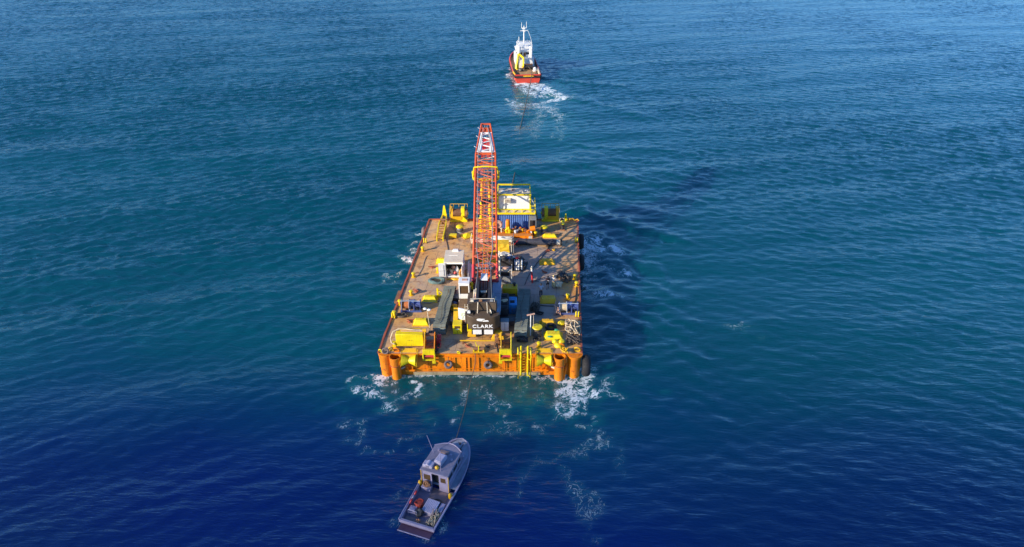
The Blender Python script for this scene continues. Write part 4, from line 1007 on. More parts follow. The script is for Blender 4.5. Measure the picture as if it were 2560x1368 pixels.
# hoses lying along the deck
def hose(pts, lab, mat, r=.045, nm='deck_hose', grp='hoses lying on the deck'):
    m = MB(); o0 = at(*pts[0]); pp = [at(*p)-o0 for p in pts]; q = []
    for i in range(len(pp)-1):
        a, b2, c2, d2 = pp[max(i-1, 0)], pp[i], pp[i+1], pp[min(i+2, len(pp)-1)]
        for k in range(6):
            t = k/6; q.append(.5*((2*b2)+(c2-a)*t+(2*a-5*b2+4*c2-d2)*t*t+(3*b2-a-3*c2+d2)*t**3)+Vector((0, 0, r)))
    q.append(pp[-1]+Vector((0, 0, r))); solo(nm, m.tube(q, r, 6), mat, lab, 'hose', o0, 0, grp)
hose([(1441, 716), (1440, 735), (1438, 752), (1432, 768), (1424, 775)], 'thin dark hose running along the starboard edge to the rope winch', DGY)
hose([(1378, 612), (1362, 634), (1338, 665), (1322, 690), (1312, 713)], 'dark hose running diagonally across the grey deck to the starboard track', DGY)
hose([(1331, 704), (1345, 700), (1362, 694)], 'short dark hose trailing from the red marker post', DGY, .035)
hose([(1350, 764), (1368, 766), (1392, 766)], 'dark hose below the yellow hatch box by the people', DGY, .05)
hose([(1056, 757), (1075, 758), (1098, 753), (1106, 748)], 'grey wire running from the port rope winch to the port track', GRY, .05)
hose([(1112, 560), (1113, 590), (1118, 612), (1122, 640)], 'dark hose running from the gangway to the workshop container roof', DGY, .035)
hose([(1128, 600), (1140, 590), (1136, 565), (1142, 553)], 'brown hose looping near the port bow winch', RUST, .035)
hose([(1045, 690), (1056, 670), (1064, 645), (1070, 640)], 'faint grey hose on the port deck left of the teal coil', GRY, .03)
# yellow brackets on deck
m = MB(); m.box((-.35, 0, .55), (.22, .18, 1.1)); m.box((.12, -.05, .12), (1.1, .35, .24)); m.bar((-.3, 0, .9), (.4, 0, .2), .1)
solo('angle_bracket', m, YEL, 'yellow L shaped bracket beside the far end of the port track', 'bracket', at(1102, 741), SK)
for px, py, lab in ((1392, 671, 0),):
    pass
def scrap(px, py, mat, s, lab, seed):
    m = MB(); rd = random.Random(seed)
    m.tube([(rd.uniform(-s, s), rd.uniform(-s, s), .06+.12*rd.random()) for _ in range(5)], .055, 6); m.blob((0, 0, .07), (s*.5, s*.35, .09), .5, 2, 2, seed)
    solo('deck_scrap', m, mat, lab, 'scrap', at(px, py), 0, 'loose scraps on deck')
scrap(1024, 806, RED, .5, 'rusty red scrap of chain on the port deck behind the large yellow tank', 2)
scrap(1040, 730, RED, .5, 'rusty red scrap of chain on the open port deck above the port winch', 3)
scrap(1080, 670, RED, .45, 'rusty red scrap of chain near the edge of the workshop container', 5)
scrap(1369, 628, RED, .5, 'rusty red scrap just aft of the long dark pipe', 6)
scrap(1386, 626, YEO, .3, 'amber scrap aft of the long dark pipe', 7)
scrap(1360, 681, RED, .4, 'rusty red scrap on the deck forward of the people', 8)
scrap(1412, 738, PNK, .45, 'pink orange scrap of rope ahead of the starboard winch', 9)
scrap(1168, 866, RED, .45, 'rusty red chain lying on the stern deck right of the port davit', 10)
scrap(1219, 868, CHN, .4, 'dark chain lying right of the stern windlass', 11)

# ------------------------------------------------------------------ rope winches amidships
def winch(px, py, lab, rope, flip):
    o = thing('rope_winch', lab, 'winch', at(px, py), SK, 'blue rope winches at the deck edges'); s = -1 if flip else 1
    for y in (-.45, .45): m = MB(); m.bar((-1.2, y, .1), (1.2, y, .1), .16, .2); part('bed', m, NAV, o)
    for x in (-1.05, -.15, .35, 1.05):
        m = MB(); m.prism([(x*s-.05, -.5, .15), (x*s-.05, .5, .15), (x*s-.05, .32, 1.25), (x*s-.05, -.32, 1.25)], (.10, 0, 0)); part('side_frame', m, NAV if x != -.15 else LBL, o)
    m = MB(); m.cyl((-1.0*s, 0, .75), (-.2*s, 0, .75), .42, n=20)
    for k in range(9): m.torus((s*(-.95+k*.088), 0, .75), (1, 0, 0), .42, .05, 20, 6)
    part('rope_drum', m, rope, o)
    for x in (-1.0, -.2): m = MB(); m.cyl((x*s-.02, 0, .75), (x*s+.02, 0, .75), .62, n=22); part('drum_flange', m, LBL, o)
    m = MB(); m.cyl((.42*s, 0, .8), (1.0*s, 0, .8), .33, n=16); part('motor', m, NAV, o)
    m = MB(); m.box((.1*s, .1, .95), (.4, .5, .5)); part('gear_box', m, BLU, o, bev=.03)
    m = MB(); m.tube([(.7*s, -.5, .3), (.8*s, -.65, .5), (.5*s, -.6, .95), (.1*s, -.4, 1.2)], .04); part('hydraulic_hose', m, DGY, o)
    m = MB(); m.tube([(-1.15*s, -.3, 1.25), (-1.15*s, -.3, 1.4), (.0, -.3, 1.42), (1.1*s, -.3, 1.38)], .045); part('guard_rail', m, LBL, o)
winch(1029, 775, 'blue rope winch with an orange wound drum on the port edge', paint('orange_rope', (.50, .16, .05), .9, .1, (.2, .08, .03), .3, 4, streak=0), False)
winch(1420, 781, 'blue rope winch with a beige wound drum on the starboard edge', BEI, False)

# ------------------------------------------------------------------ bow winches
def bow_winch(px, py, lab, flip):
    o = thing('bow_winch', lab, 'winch', at(px, py), SK, 'yellow anchor winches at the bow'); s = -1 if flip else 1
    m = MB(); m.box((0, .4, .14), (2.5, 1.5, .28)); part('bed', m, YEL, o, bev=.03)
    for x, w2, mt in ((-.95, .35, YEO), (.62, .50, YEL)):
        m = MB(); m.prism([(x*s-w2/2, -.25, .28), (x*s-w2/2, 1.05, .28), (x*s-w2/2, .85, 1.95), (x*s-w2/2, .0, 1.95)], (w2, 0, 0)); part('cheek', m, mt, o, bev=.03)
    m = MB(); m.box((-.2*s, -.22, .55), (1.3, .10, .55)); part('front_plate', m, YEO, o)
    m = MB(); m.cyl((-.78*s, .4, 1.15), (.40*s, .4, 1.15), .52, n=20)
    for k in range(10): m.torus((s*(-.72+k*.118), .4, 1.15), (1, 0, 0), .52, .05, 20, 6)
    part('wire_drum', m, RUST, o)
    m = MB(); m.cyl((.9*s, .4, 1.1), (1.25*s, .4, 1.1), .62, n=20); part('brake_drum', m, RUST, o)
    m = MB(); m.cyl((1.1*s, .1, 1.2), (1.4*s, .1, 1.2), .2, n=12); m.bar((1.0*s, .1, 1.2), (.8*s, .1, 1.9), .1); part('brake_gear', m, YEL, o)
    m = MB(); m.prism([(.9*s, -.4, .28), (1.2*s, -.4, .28), (.6*s, -.4, .95), (.5*s, -.4, .95)], (0, .3, 0)); part('gusset', m, YEL, o)
    zt = 2.1
    m = MB()
    for x in (-1.22, -.75, .0, .8, 1.22): m.bar((x*s, 1.25, .2), (x*s, 1.25, zt), .055)
    m.bar((-1.22*s, 1.25, zt), (1.22*s, 1.25, zt), .06); m.bar((-1.22*s, 1.25, 1.3), (1.22*s, 1.25, 1.3), .05)
    for z in (.75, 1.3, zt): m.bar((-1.22*s, 1.25, z), (-1.22*s, -.15, z), .05)
    m.bar((-1.22*s, -.15, .2), (-1.22*s, -.15, zt), .055)
    part('handrail', m, YEO, o)
bow_winch(1147, 553, 'yellow anchor winch housing on the port side of the bow', False)
bow_winch(1376, 552, 'yellow railed anchor winch on the starboard side of the bow', True)
# gangway lying along the port bow deck
q0 = at(1100, 604); q1 = at(1112, 549)
dv = q1-q0; gz = math.atan2(-dv.x, dv.y); gl = dv.length
o = thing('gangway', 'long yellow gangway tray with a pointed upright end on the port bow deck', 'gangway', q0, gz)
for s in (-1, 1):
    m = MB(); m.bar((s*.42, 0, .45), (s*.50, gl*.55, .7), .12, .5); m.bar((s*.50, gl*.55, .7), (s*.25, gl, .65), .12, .4); part('side_beam', m, YEL, o)
    m = MB(); m.bar((s*.42, .1, 0), (s*.42, .1, .3), .12); part('foot', m, YEL, o)
for k in range(9):
    y = .3+k*gl/10; m = MB(); m.bar((-.44, y, .28+.03*k), (.44, y, .28+.03*k), .08); part('tread', m, YEO, o)
m = MB(); m.prism([(-.34, gl-.25, .6), (.34, gl-.25, .6), (.10, gl-.1, 2.2), (-.10, gl-.1, 2.2)], (0, .18, 0)); part('pointed_end', m, YEL, o)
m = MB(); m.cyl((-.45, gl*.72, .85), (.45, gl*.72, .85), .16, n=12); m.box((0, gl*.66, .7), (.35, .3, .5)); part('hinge_roller', m, RUST, o)
m = MB(); m.torus((0, 0, .3), (.2, -1, .3), .3, .08, 18, 8); solo('ring_fairlead', m, WEB, 'upright brown ring fairlead beside the port bow winch', 'fairlead', at(1116, 552))
m = MB(); m.torus((0, 0, .34), (-.2, -1, .3), .34, .06, 18, 8); solo('ring_fairlead', m, BEI, 'pale ring fairlead behind the double mooring bitt', 'fairlead', at(1405, 556))
m = MB(); m.prism([(-.32, 0, 0), (.32, 0, 0), (.06, 0, 1.1), (-.06, 0, 1.1)], (0, .2, 0)); m.bar((0, .1, .2), (0, .8, .1), .12)
solo('pointed_stop', m, YEL, 'small yellow pointed chain stop at the starboard bow edge', 'chain stop', at(1414, 553), SK)
m = MB(); m.tube([(0, 0, .05), (.2, .1, .35), (.6, .2, .4), (.9, .2, .1), (1.3, .3, .25), (1.5, .2, .05)], .09, 8); solo('bow_chain', m, YEO, 'amber anchor chain end lying at the starboard bow corner', 'chain', at(1421, 554))

# ------------------------------------------------------------------ pump skid at the bow
o = thing('pump_skid', 'orange pump and valve skid in front of the blue container', 'pump skid', at(1283, 596), SK)
m = MB(); m.box((-.35, .75, .22), (6.0, 1.7, .44)); part('skid', m, ORA, o, bev=.03)
m = MB(); m.box((-.4, .0, .55), (5.6, .2, .3)); part('skid_rail', m, paint('rust_orange_rail', (.46, .16, .03), .6, .35), o)
rd = random.Random(31)
for k in range(24):
    x = -3.0+k*.235+rd.uniform(-.06, .06); y = .6+rd.uniform(0, .8); hh = rd.uniform(.25, .6); mt = rd.choice([RUST, CRM, YEO, RED, WHI, ORA, DGY])
    m = MB(); m.cyl((x, y, .42), (x, y, .44+hh), .07, n=8); m.cyl((x-.0, y, .44+hh), (x, y, .5+hh), .16, n=10); m.cyl((x, y-.16, .6), (x, y+.16, .6), .1, n=8); part('valve', m, mt, o)
m = MB(); m.cyl((-3.1, 1.2, .62), (2.5, 1.2, .62), .13, n=10); part('manifold_pipe', m, RUST, o)
m = MB(); m.lathe([(.25, .44), (.32, .6), (.32, 1.9), (.26, 2.15), (.001, 2.25)], (-.72, 1.25, 0), n=16); part('pressure_vessel', m, ORA, o)
m = MB(); m.torus((-.72, .5, .9), (0, 1, .3), .34, .10, 16, 8); m.bar((-.95, .45, .4), (-.8, .5, 1.5), .14); m.bar((-.5, .45, .4), (-.64, .5, 1.5), .14); m.box((-.72, .4, .55), (.7, .4, .22)); part('pump_frame', m, YEL, o)
m = MB(); m.torus((-2.0, 1.3, 1.45), (.2, -1, .25), .46, .12, 24, 8); m.torus((-2.0, 1.25, 1.45), (.2, -1, .25), .22, .1, 18, 8); m.cyl((-2.0, 1.4, 1.4), (-2.02, 1.2, 1.45), .45, n=20); part('hose_reel', m, PNK, o)
m = MB(); m.bar((-2.25, 1.4, .4), (-2.1, 1.4, 1.3), .1); m.bar((-1.75, 1.4, .4), (-1.9, 1.4, 1.3), .1); part('reel_stand', m, RUST, o)
m = MB(); m.box((.28, .55, .58), (.22, .3, .3)); m.cyl((.28, .55, .7), (.28, .55, .9), .17, n=12); part('white_pump', m, WHI, o)
m = MB(); m.blob((-2.75, .9, .9), (.4, .4, .5), .35, 2, 2, 9); part('engine', m, YEO, o)
m = MB(); m.blob((-2.6, 1.1, 1.5), (.35, .3, .3), .35, 2, 2, 10); part('engine', m, ORA, o)
o = thing('compressor', 'dark framed compressor with an orange drum, right of the blue container', 'compressor', at(1331, 588), SK)
for x in (-.45, .45):
    for y in (0, 1.2): m = MB(); m.bar((x, y, 0), (x, y, 2.3), .09); part('frame_post', m, GRY, o)
m = MB(); m.box((0, .6, 2.32), (1.0, 1.3, .07)); part('frame_top', m, GRY, o)
m = MB(); m.box((0, .75, 1.45), (.75, .8, 1.4)); part('engine', m, DGY, o, bev=.04)
m = MB(); m.cyl((-.35, -.05, .95), (.35, .0, 1.05), .36, n=18); part('orange_drum', m, ORA, o)
m = MB(); m.box((0, .3, .3), (.8, 1.0, .55)); part('lower_case', m, DGY, o, bev=.03)
m = MB(); m.fr((-.35, -.75, 0), (.5, .5), (.42, .42), .62); solo('drum_bin', m, CRM, 'pale bin standing in front of the dark compressor', 'bin', at(1332, 596), SK)
m = MB(); m.tube([(0, 0, .02), (.05, -.05, .6), (.12, .02, 1.2), (.1, .05, 1.5)], .07); m.tube([(.12, .02, 1.2), (.35, .1, 1.55)], .06); solo('leaning_hose', m, WHI, 'white hose end leaning on the starboard end of the blue container', 'hose', at(1315, 563))

# ------------------------------------------------------------------ blue container and white cabin on top
kq = P(1279, 573, 3); cont = thing('shipping_container', 'blue corrugated shipping container across the bow under the white cabin', 'container', (kq.x, kq.y, 3.02), SK)
CW, CD, CH = 5.7, 2.44, 2.5
m = MB(); n = 21
xs_ = [-CW/2+.12+(CW-.24)*i/(n*4) for i in range(n*4+1)]
def cor(i): return .0 if i % 4 in (0, 1) else .085
for yb, sg in ((0, 1), (CD, -1)):
    b0_ = len(m.v)
    for i, x in enumerate(xs_):
        for z in (.14, CH-.12): m.v.append((x, yb+sg*(.02+cor(i)), z))
    for i in range(len(xs_)-1): a = b0_+2*i; m.f.append((a, a+2, a+3, a+1))
m.box((0, CD/2, CH/2), (CW-.2, CD-.2, CH-.1))
part('corrugated_wall', m, BLU, cont)
m = MB()
for x in (-CW/2+.06, CW/2-.06):
    for y in (.05, CD-.05): m.box((x, y, CH/2), (.14, .14, CH))
for y in (.03, CD-.03):
    for z in (.08, CH-.06): m.box((0, y, z), (CW, .12, .14))
for x in (-CW/2+.05, CW/2-.05):
    for z in (.08, CH-.06): m.box((x, CD/2, z), (.12, CD, .14))
part('corner_frame', m, NAV, cont)
m = MB(); m.box((0, CD/2, CH+.02), (CW-.1, CD-.1, .05)); part('roof', m, BLU, cont)
# cabin platform
zc = CH+.08
cq = P(1283, 535, 3+zc); cabn = thing('deck_cabin', 'white cabin in a bright yellow frame standing on the blue container', 'cabin', (cq.x, cq.y+.0, 3.02+zc), SK)
CI2 = (Matrix.Translation(cabn.location) @ Matrix.Rotation(SK, 4, 'Z')).inverted()
xl = (CI2 @ P(1222, 535, 3+zc)).x; xr = (CI2 @ P(1338, 535, 3+zc)).x; wl = (CI2 @ P(1245, 527, 3+zc)).x; wr_ = (CI2 @ P(1325, 527, 3+zc)).x
m = MB(); m.box(((xl+xr)/2, 1.4, .06), (xr-xl, 2.8, .12)); part('platform', m, CRM, cabn)
m = MB()
m.bar((xl, -.02, .05), (xr, -.02, .05), .16, .22); m.bar((xl, 2.8, .05), (xr, 2.8, .05), .16, .2); m.bar((xl, 0, .05), (xl, 2.8, .05), .16, .2); m.bar((xr, 0, .05), (xr, 2.8, .05), .16, .2)
part('platform_edge', m, YEL, cabn)
Hc = 2.25; yw = .75
m = MB(); m.box(((wl+wr_)/2, yw+1.1, .12+Hc/2), (wr_-wl-.1, 2.15, Hc)); part('wall', m, WHI, cabn, bev=.02)
m = MB(); m.box(((wl+wr_)/2, yw+1.1, .12+Hc+.05), (wr_-wl+.02, 2.25, .10)); rf = part('roof', m, CRM, cabn, bev=.02)
for x, y, s, mt in ((wl+.7, yw+1.0, .3, WHI), (wl+1.3, yw+1.4, .22, GRY), (wr_-1.2, yw+.9, .35, CRM), (wr_-.5, yw+1.3, .25, WHI), (0, yw+1.5, .3, PNK)):
    m = MB(); m.fr((x, y, .22+Hc), (s*1.6, s*1.2), (s*1.3, s), s*.6); part('roof_box', m, mt, rf, bev=.01)
m = MB()
for x in (wl, wr_):
    m.box((x, yw-.06, .12+Hc/2+.1), (.20, .16, Hc+.3)); m.box((x, yw+2.2, .12+Hc/2+.2), (.16, .16, Hc+.6))
    m.bar((x, yw-.06, Hc+.30), (x, yw+2.2, Hc+.80), .13)
m.bar((wl, yw-.06, Hc+.28), (wr_, yw-.06, Hc+.28), .2, .17); m.bar((wl, yw+2.2, Hc+.80), (wr_, yw+2.2, Hc+.80), .22, .17)
m.bar((wl, yw-.06, .34), (wr_, yw-.06, .34), .22, .12)
part('frame', m, YEL, cabn)
m = MB()
for k in range(5):
    x = wl+(wr_-wl)*k/4; m.bar((x, 0, .12), (x, yw-.1, .36), .10)
for k in range(6):
    x = xl+(xr-xl)*k/5; m.bar((x, .0, .1), (x, .0, .3), .08)
part('kick_plate', m, YEL, cabn)
ac = MB(); ac.box((wl+1.35, yw-.20, 1.75), (.85, .42, .55)); aco = part('air_conditioner', ac, CRM, cabn, bev=.02)
m = MB()
for k in range(5): m.box((wl+1.35, yw-.42, 1.57+k*.09), (.72, .03, .035))
m.box((wl+1.35, yw-.415, 1.75), (.05, .03, .45)); part('grille', m, WEB, aco)
# landing on the port side, rails, stair to starboard
m = MB()
for x in (xl, xl+.45, wl-.25):
    m.bar((x, .02, .1), (x, .02, 2.9), .10); m.bar((x, 2.0, .1), (x, 2.0, 3.0), .10)
for z in (.8, 1.6, 2.4, 2.9): m.bar((xl, .02, z), (wl, .02, z), .10)
m.bar((xl, .02, 2.9), (xl, 2.0, 3.0), .1); m.bar((xl, 2.0, 3.0), (wl, 2.0, 3.0), .1)
part('side_rail', m, YEL, cabn)
m = MB(); m.box(((xl+wl)/2, 1.2, 1.4), (wl-xl-.35, .8, 2.2)); part('side_locker', m, ORA, cabn, bev=.03)
m = MB()
for x in (wr_+.12, xr): m.bar((x, .05, .1), (x, .05, 1.15), .08); m.bar((x, 2.6, .1), (x, 2.6, 1.2), .08)
for z in (.6, 1.15): m.bar((wr_+.1, .05, z), (xr, .05, z), .08); m.bar((xr, .05, z), (xr, 2.6, z), .08)
m.bar((xr, .05, 1.1), (xr-.1, .6, 2.2), .07)
part('side_rail', m, YEL, cabn)
m = MB()
for s in (0, 1): m.bar((xr-.55+s*.5, 2.7, .05), (xr-.05+s*.5, 5.0-1.2, -2.5), .07, .2)
for k in range(8): m.bar((xr-.5+.06*k, 2.75+.14*k, -.3*k), (xr+.02+.06*k, 2.75+.14*k, -.3*k), .2, .05)
part('stair', m, YEO, cabn)
m = MB(); m.bar((wr_-.1, yw+.3, 2.3), (xr, .2, 1.1), .07); part('awning_stay', m, CRM, cabn)

# ------------------------------------------------------------------ workshop container on the port side
wq = at(1135, 694); ws = thing('workshop_container', 'white workshop container with its doors open and tools inside, on the port deck', 'container', wq, SK)
W2, D2, H2 = 2.3, 3.0, 2.1
m = MB()
m.box((-W2/2+.04, D2/2, H2/2), (.08, D2, H2)); m.box((W2/2-.04, D2/2, H2/2), (.08, D2, H2)); m.box((0, D2-.04, H2/2), (W2-.16, .08, H2)); m.box((0, D2/2, .06), (W2-.17, D2-.1, .12))
m.box((0, .05, H2-.1), (W2-.17, .1, .2))
part('wall', m, WHI, ws)
m = MB(); m.box((0, D2/2, H2+.05), (W2+.04, D2+.04, .1)); rf = part('roof', m, CRM, ws, bev=.02)
m = MB(); m.box((-.1, 1.6, H2+.115), (1.1, .06, .03)); part('roof_seam', m, WHI, rf)
m = MB(); m.fr((.1, D2-.25, H2+.1), (.75, .4), (.6, .3), .22); part('roof_vent', m, WHI, rf)
m = MB(); m.box((0, 0, H2/2), (.85, .06, H2-.1)); d1 = part('door', m, WHI, ws, (-W2/2-.25, -.12, .02)); d1.rotation_euler = (0, 0, R(8))
m = MB(); m.cyl((.2, -.05, .3), (.2, -.05, 1.8), .025, n=6); m.box((0, -.04, 1.0), (.7, .02, .03)); part('lock_bar', m, GRY, d1)
m = MB(); m.box((0, 0, H2/2), (.06, 1.1, H2-.1)); d2 = part('door', m, WHI, ws, (W2/2+.06, -.45, .02)); d2.rotation_euler = (0, 0, R(-14))
m = MB(); m.box((-.1, D2-.7, .95), (1.9, .9, 1.7)); part('inside_rack', m, BLK, ws)
for x, y, z, s, mt in ((-.7, .6, .5, (.3, .4, .9), DGY), (-.3, .7, .4, (.3, .4, .6), CRM), (.1, .5, .35, (.35, .4, .45), CRED), (.35, .8, .6, (.4, .4, 1.0), WHI), (-.1, .9, .95, (.5, .4, .4), PNK), (.2, .4, .2, (.4, .4, .25), DGY), (-.5, .45, .2, (.35, .35, .2), WHI)):
    m = MB(); m.blob((x, y, z), tuple(c/2 for c in s), .25, 1.6, 2, int(x*10+z*30)); part('stored_tool', m, mt, ws)
m = MB(); m.torus((0, 0, .62), (.25, -1, .12), .46, .11, 26, 8, 1.2); m.torus((0, .05, .62), (.25, -1, .12), .28, .1, 22, 8, 1.2)
for v in range(len(m.v)): m.v[v] = (m.v[v][0]*.72, m.v[v][1], m.v[v][2]*1.1)
solo('hose_reel', m, paint('amber_hose', (.55, .24, .04), .7, .2, (.3, .1, .03), .3, 3), 'amber hose coil propped upright at the open workshop door', 'hose coil', at(1156, 695), 0)
m = MB(); m.prism([(0, -1.6, 0), (0, 1.3, 0), (0, 1.2, 1.5), (0, .2, 1.75), (0, -.9, 1.2)], (.10, .05, 0)); m.prism([(.1, -1.6, 0), (.55, -1.3, 0), (.45, .9, .8), (.1, 1.0, 1.3)], (.05, .05, 0))
solo('white_sheet', m, TARP, 'white sheet hanging in folds along the starboard side of the workshop container', 'sheet', at(1171, 690), SK)
m = MB(); m.tube([(-.9, 0, .06), (-.3, -.1, .1), (.2, .05, .08), (.9, -.15, .1)], .07); m.blob((.1, 0, .1), (.6, .2, .12), .3, 2, 2, 6); solo('dunnage', m, YEO, 'amber dunnage lying along the workshop container threshold', 'dunnage', at(1135, 700))

# ------------------------------------------------------------------ starboard of the boom
m = MB(); m.cyl((-3.3, 0, .42), (2.6, 0, .42), .42, n=22)
o = thing('drill_pipe', 'long dark steel pipe lying across the deck behind the pump skid', 'pipe', at(1342, 612), R(1)); part('pipe_body', m, paint('black_pipe_coating', (.05, .05, .065), .45, .35, (.22, .20, .18), .4, 2.2), o)
for x in (-3.0, -1.5, 2.0): m = MB(); m.cyl((x, 0, .42), (x+.2, 0, .42), .45, n=22); part('pipe_band', m, DGY, o)
m = MB(); m.cyl((2.6, 0, .42), (3.1, 0, .42), .38, n=20); part('pipe_collar', m, CRM, o)
m = MB(); m.cyl((3.1, 0, .42), (3.35, 0, .42), .44, n=20); part('pipe_end', m, BLK, o)
for x in (-2.4, 1.4): m = MB(); m.box((x, -.1, .06), (.3, 1.2, .12)); part('chock', m, WOOD, o)
m = MB(); m.box((0, 0, .1), (2.0, .25, .2)); solo('timber_beam', m, WOOD, 'weathered timber beam lying against the rear of the long dark pipe', 'beam', at(1380, 592-2)+Vector((0, .55, 0)), R(3))
# grey switch cabinet
o = thing('switch_cabinet', 'grey steel cabinet with pale framing right of the boom, ahead of the crane', 'cabinet', at(1263, 712), SK)
m = MB(); m.box((-.1, .5, 1.0), (1.55, 1.0, 2.0)); part('cabinet_body', m, GRY, o, bev=.02)
m = MB(); m.box((-.1, -.02, 1.55), (1.2, .05, .6)); part('dark_panel', m, BLK, o)
for x in (-.9, .78): m = MB(); m.bar((x, -.1, 0), (x, -.1, 2.2), .07); part('frame_post', m, WHI, o)
m = MB(); m.bar((-.9, -.1, 2.12), (.78, -.1, 2.12), .08); m.bar((.78, -.1, 2.12), (.78, 1.2, 2.12), .08); m.bar((-.9, -.1, 1.9), (.5, -.1, 1.9), .07); part('frame_rail', m, CRM, o)
m = MB(); m.blob((.1, .4, 2.12), (.45, .3, .12), .35, 2, 2, 3); part('roof_cloth', m, PNK, o)
m = MB(); m.prism([(-.15, -.03, .55), (.2, -.03, .4), (.2, -.03, .47), (-.12, -.03, .66)], (0, -.02, 0)); part('white_sticker', m, WHI, o)
o = thing('equipment_rack', 'dark equipment rack between the grey cabinet and the bundled white tarpaulin', 'rack', at(1262, 678), SK)
m = MB(); m.box((0, .3, .9), (2.0, .8, 1.8)); part('rack_body', m, DGY, o, bev=.03)
m = MB(); m.blob((-.1, .1, 1.8), (.4, .35, .3), .3, 2, 2, 5); part('coiled_cable', m, DGY, o)
m = MB(); m.blob((.5, .2, 1.6), (.35, .3, .3), .3, 2, 2, 7); part('coiled_cable', m, NAV, o)
m = MB(); m.blob((0, .3, .55), (1.05, .8, .6), .28, 1.7, 3, 4, 0); m.blob((-.5, .1, .9), (.5, .5, .4), .3, 2, 3, 14, 0); m.blob((.4, -.3, .6), (.55, .4, .55), .25, 1.5, 3, 24, 0)
solo('white_tarpaulin', m, TARP, 'bundled white tarpaulin heaped starboard of the boom', 'tarpaulin', at(1264, 656), 0)
o = thing('tarped_crate', 'crate wrapped in a crumpled yellow tarpaulin starboard of the boom', 'crate', at(1255, 634), SK)
m = MB(); m.fr((0, .4, 0), (2.0, 1.4), (1.7, 1.1), 1.35); part('crate_body', m, WOOD, o)
m = MB(); nu = 14
for j in range(nu+1):
    for i in range(nu+1):
        x, z = -1.02+2.04*i/nu, 1.5*j/nu
        m.v.append((x*(1-.12*j/nu), -.36+.12*j/nu+.09*mnoise.noise(Vector((x*2.2, z*3.2, 1))), z))
m.f = [(j*(nu+1)+i, j*(nu+1)+i+1, (j+1)*(nu+1)+i+1, (j+1)*(nu+1)+i) for j in range(nu) for i in range(nu)]
b0_ = len(m.v)
for j in range(6):
    for i in range(nu+1):
        x = -.9+1.8*i/nu; m.v.append((x, -.26+1.3*j/5, 1.47+.08*mnoise.noise(Vector((x*2, j*.7, 4)))))
m.f += [(b0_+j*(nu+1)+i, b0_+j*(nu+1)+i+1, b0_+(j+1)*(nu+1)+i+1, b0_+(j+1)*(nu+1)+i) for j in range(5) for i in range(nu)]
part('yellow_tarp', m, YTARP, o)
m = MB(); m.blob((0, .3, .35), (1.5, .5, .4), .35, 1.8, 3, 41, 0); solo('white_bundle', m, TARP, 'long pale bundle lying just behind the orange pump skid', 'bundle', at(1256, 607), SK)
o = thing('bottle_rack', 'rack of upright white gas bottles standing on the shaded grey deck', 'gas bottles', at(1296, 676), SK)
for k, x in enumerate((-.45, -.2, .05, .42)):
    m = MB(); m.lathe([(.115, 0), (.115, 1.3), (.07, 1.5), (.035, 1.6)], (x, 0, 0), n=12); part('gas_bottle', m, WHI if k in (1, 2, 3) else LBL, o)
m = MB(); m.box((-.05, .2, .85), (1.3, .08, 1.7)); m.box((-.05, 0, .05), (1.4, .5, .1)); m.bar((-.68, -.12, .75), (.6, -.12, .75), .05); part('rack_frame', m, DGY, o)
m = MB(); m.blob((.25, .3, 1.5), (.5, .3, .35), .35, 2, 2, 6); part('regulator_hoses', m, DGY, o)
m = MB(); m.blob((-.15, .1, 1.72), (.25, .15, .12), .35, 2, 2, 8); part('red_regulator', m, CRED, o)
m = MB(); m.blob((0, 0, .4), (.42, .5, .5), .3, 1.8, 3, 51, 0); m.tube([(-.2, 0, .6), (-.3, .1, 1.0), (.1, .2, 1.2)], .05); solo('dark_pump', m, DGY, 'small dark pump standing right of the gas bottle rack', 'pump', at(1310, 671))
for px, py, lab in ((1279, 645, 'thin pale mast standing behind the white tarpaulin'), (1284, 640, 'thin grey mast with a red pennant arm above the white tarpaulin')):
    o = thing('thin_mast', lab, 'mast', at(px, py), 0)
    m = MB(); m.cyl((0, 0, 0), (-.05, .1, 3.2), .05, n=8); part('pole', m, CRM if px == 1279 else GRY, o)
    if px != 1279:
        m = MB(); m.prism([(0, 0, 1.5), (.6, .1, 2.2), (.75, .1, 2.6), (.1, 0, 1.8)], (0, .05, 0)); part('pennant_arm', m, CRED, o)
# deck clutter under the boom
def clut(px, py, kind, mat, lab, s=1.0, rz=SK):
    m = MB()
    if kind == 'bundle': m.blob((0, 0, .25*s), (.9*s, .5*s, .32*s), .3, 1.7, 3, px, 0)
    if kind == 'crate': m.fr((0, 0, 0), (1.3*s, .9*s), (1.25*s, .85*s), .7*s); m.box((0, 0, .72*s), (1.35*s, .95*s, .06))
    if kind == 'engine': m.fr((0, 0, 0), (1.5*s, .9*s), (1.2*s, .7*s), .5*s); m.cyl((-.6*s, 0, .7*s), (.5*s, 0, .7*s), .33*s, n=14); m.blob((.3*s, .1, .9*s), (.3*s, .3*s, .2*s), .3, 2, 2, px)
    if kind == 'planks':
        for k in range(6): m.box((random.uniform(-.1, .1), -.6+k*.24, .06+.05*(k % 2)), (2.4*s, .2, .09))
        m.box((0, 0, .03), (.2, 1.5, .06))
    return solo({'bundle': 'sheet_bundle', 'crate': 'supply_crate', 'engine': 'deck_engine', 'planks': 'plank_stack'}[kind], m, mat, lab, {'bundle': 'bundle', 'crate': 'crate', 'engine': 'engine', 'planks': 'planks'}[kind], at(px, py), rz)
clut(1210, 686, 'engine', ORB, 'orange deck engine under the foot of the boom', 1.2)
clut(1222, 668, 'bundle', TARP, 'white sheet bundle under the boom abreast of the grey cabinet', 1.0)
clut(1199, 672, 'bundle', TARP, 'pale sheet bundle under the boom on its port side', .9)
clut(1222, 652, 'planks', YTARP, 'stack of amber planks under the boom left of the white tarpaulin', .9)
clut(1203, 645, 'crate', RUST, 'rusty crate under the boom abreast of the workshop roof', 1.0)
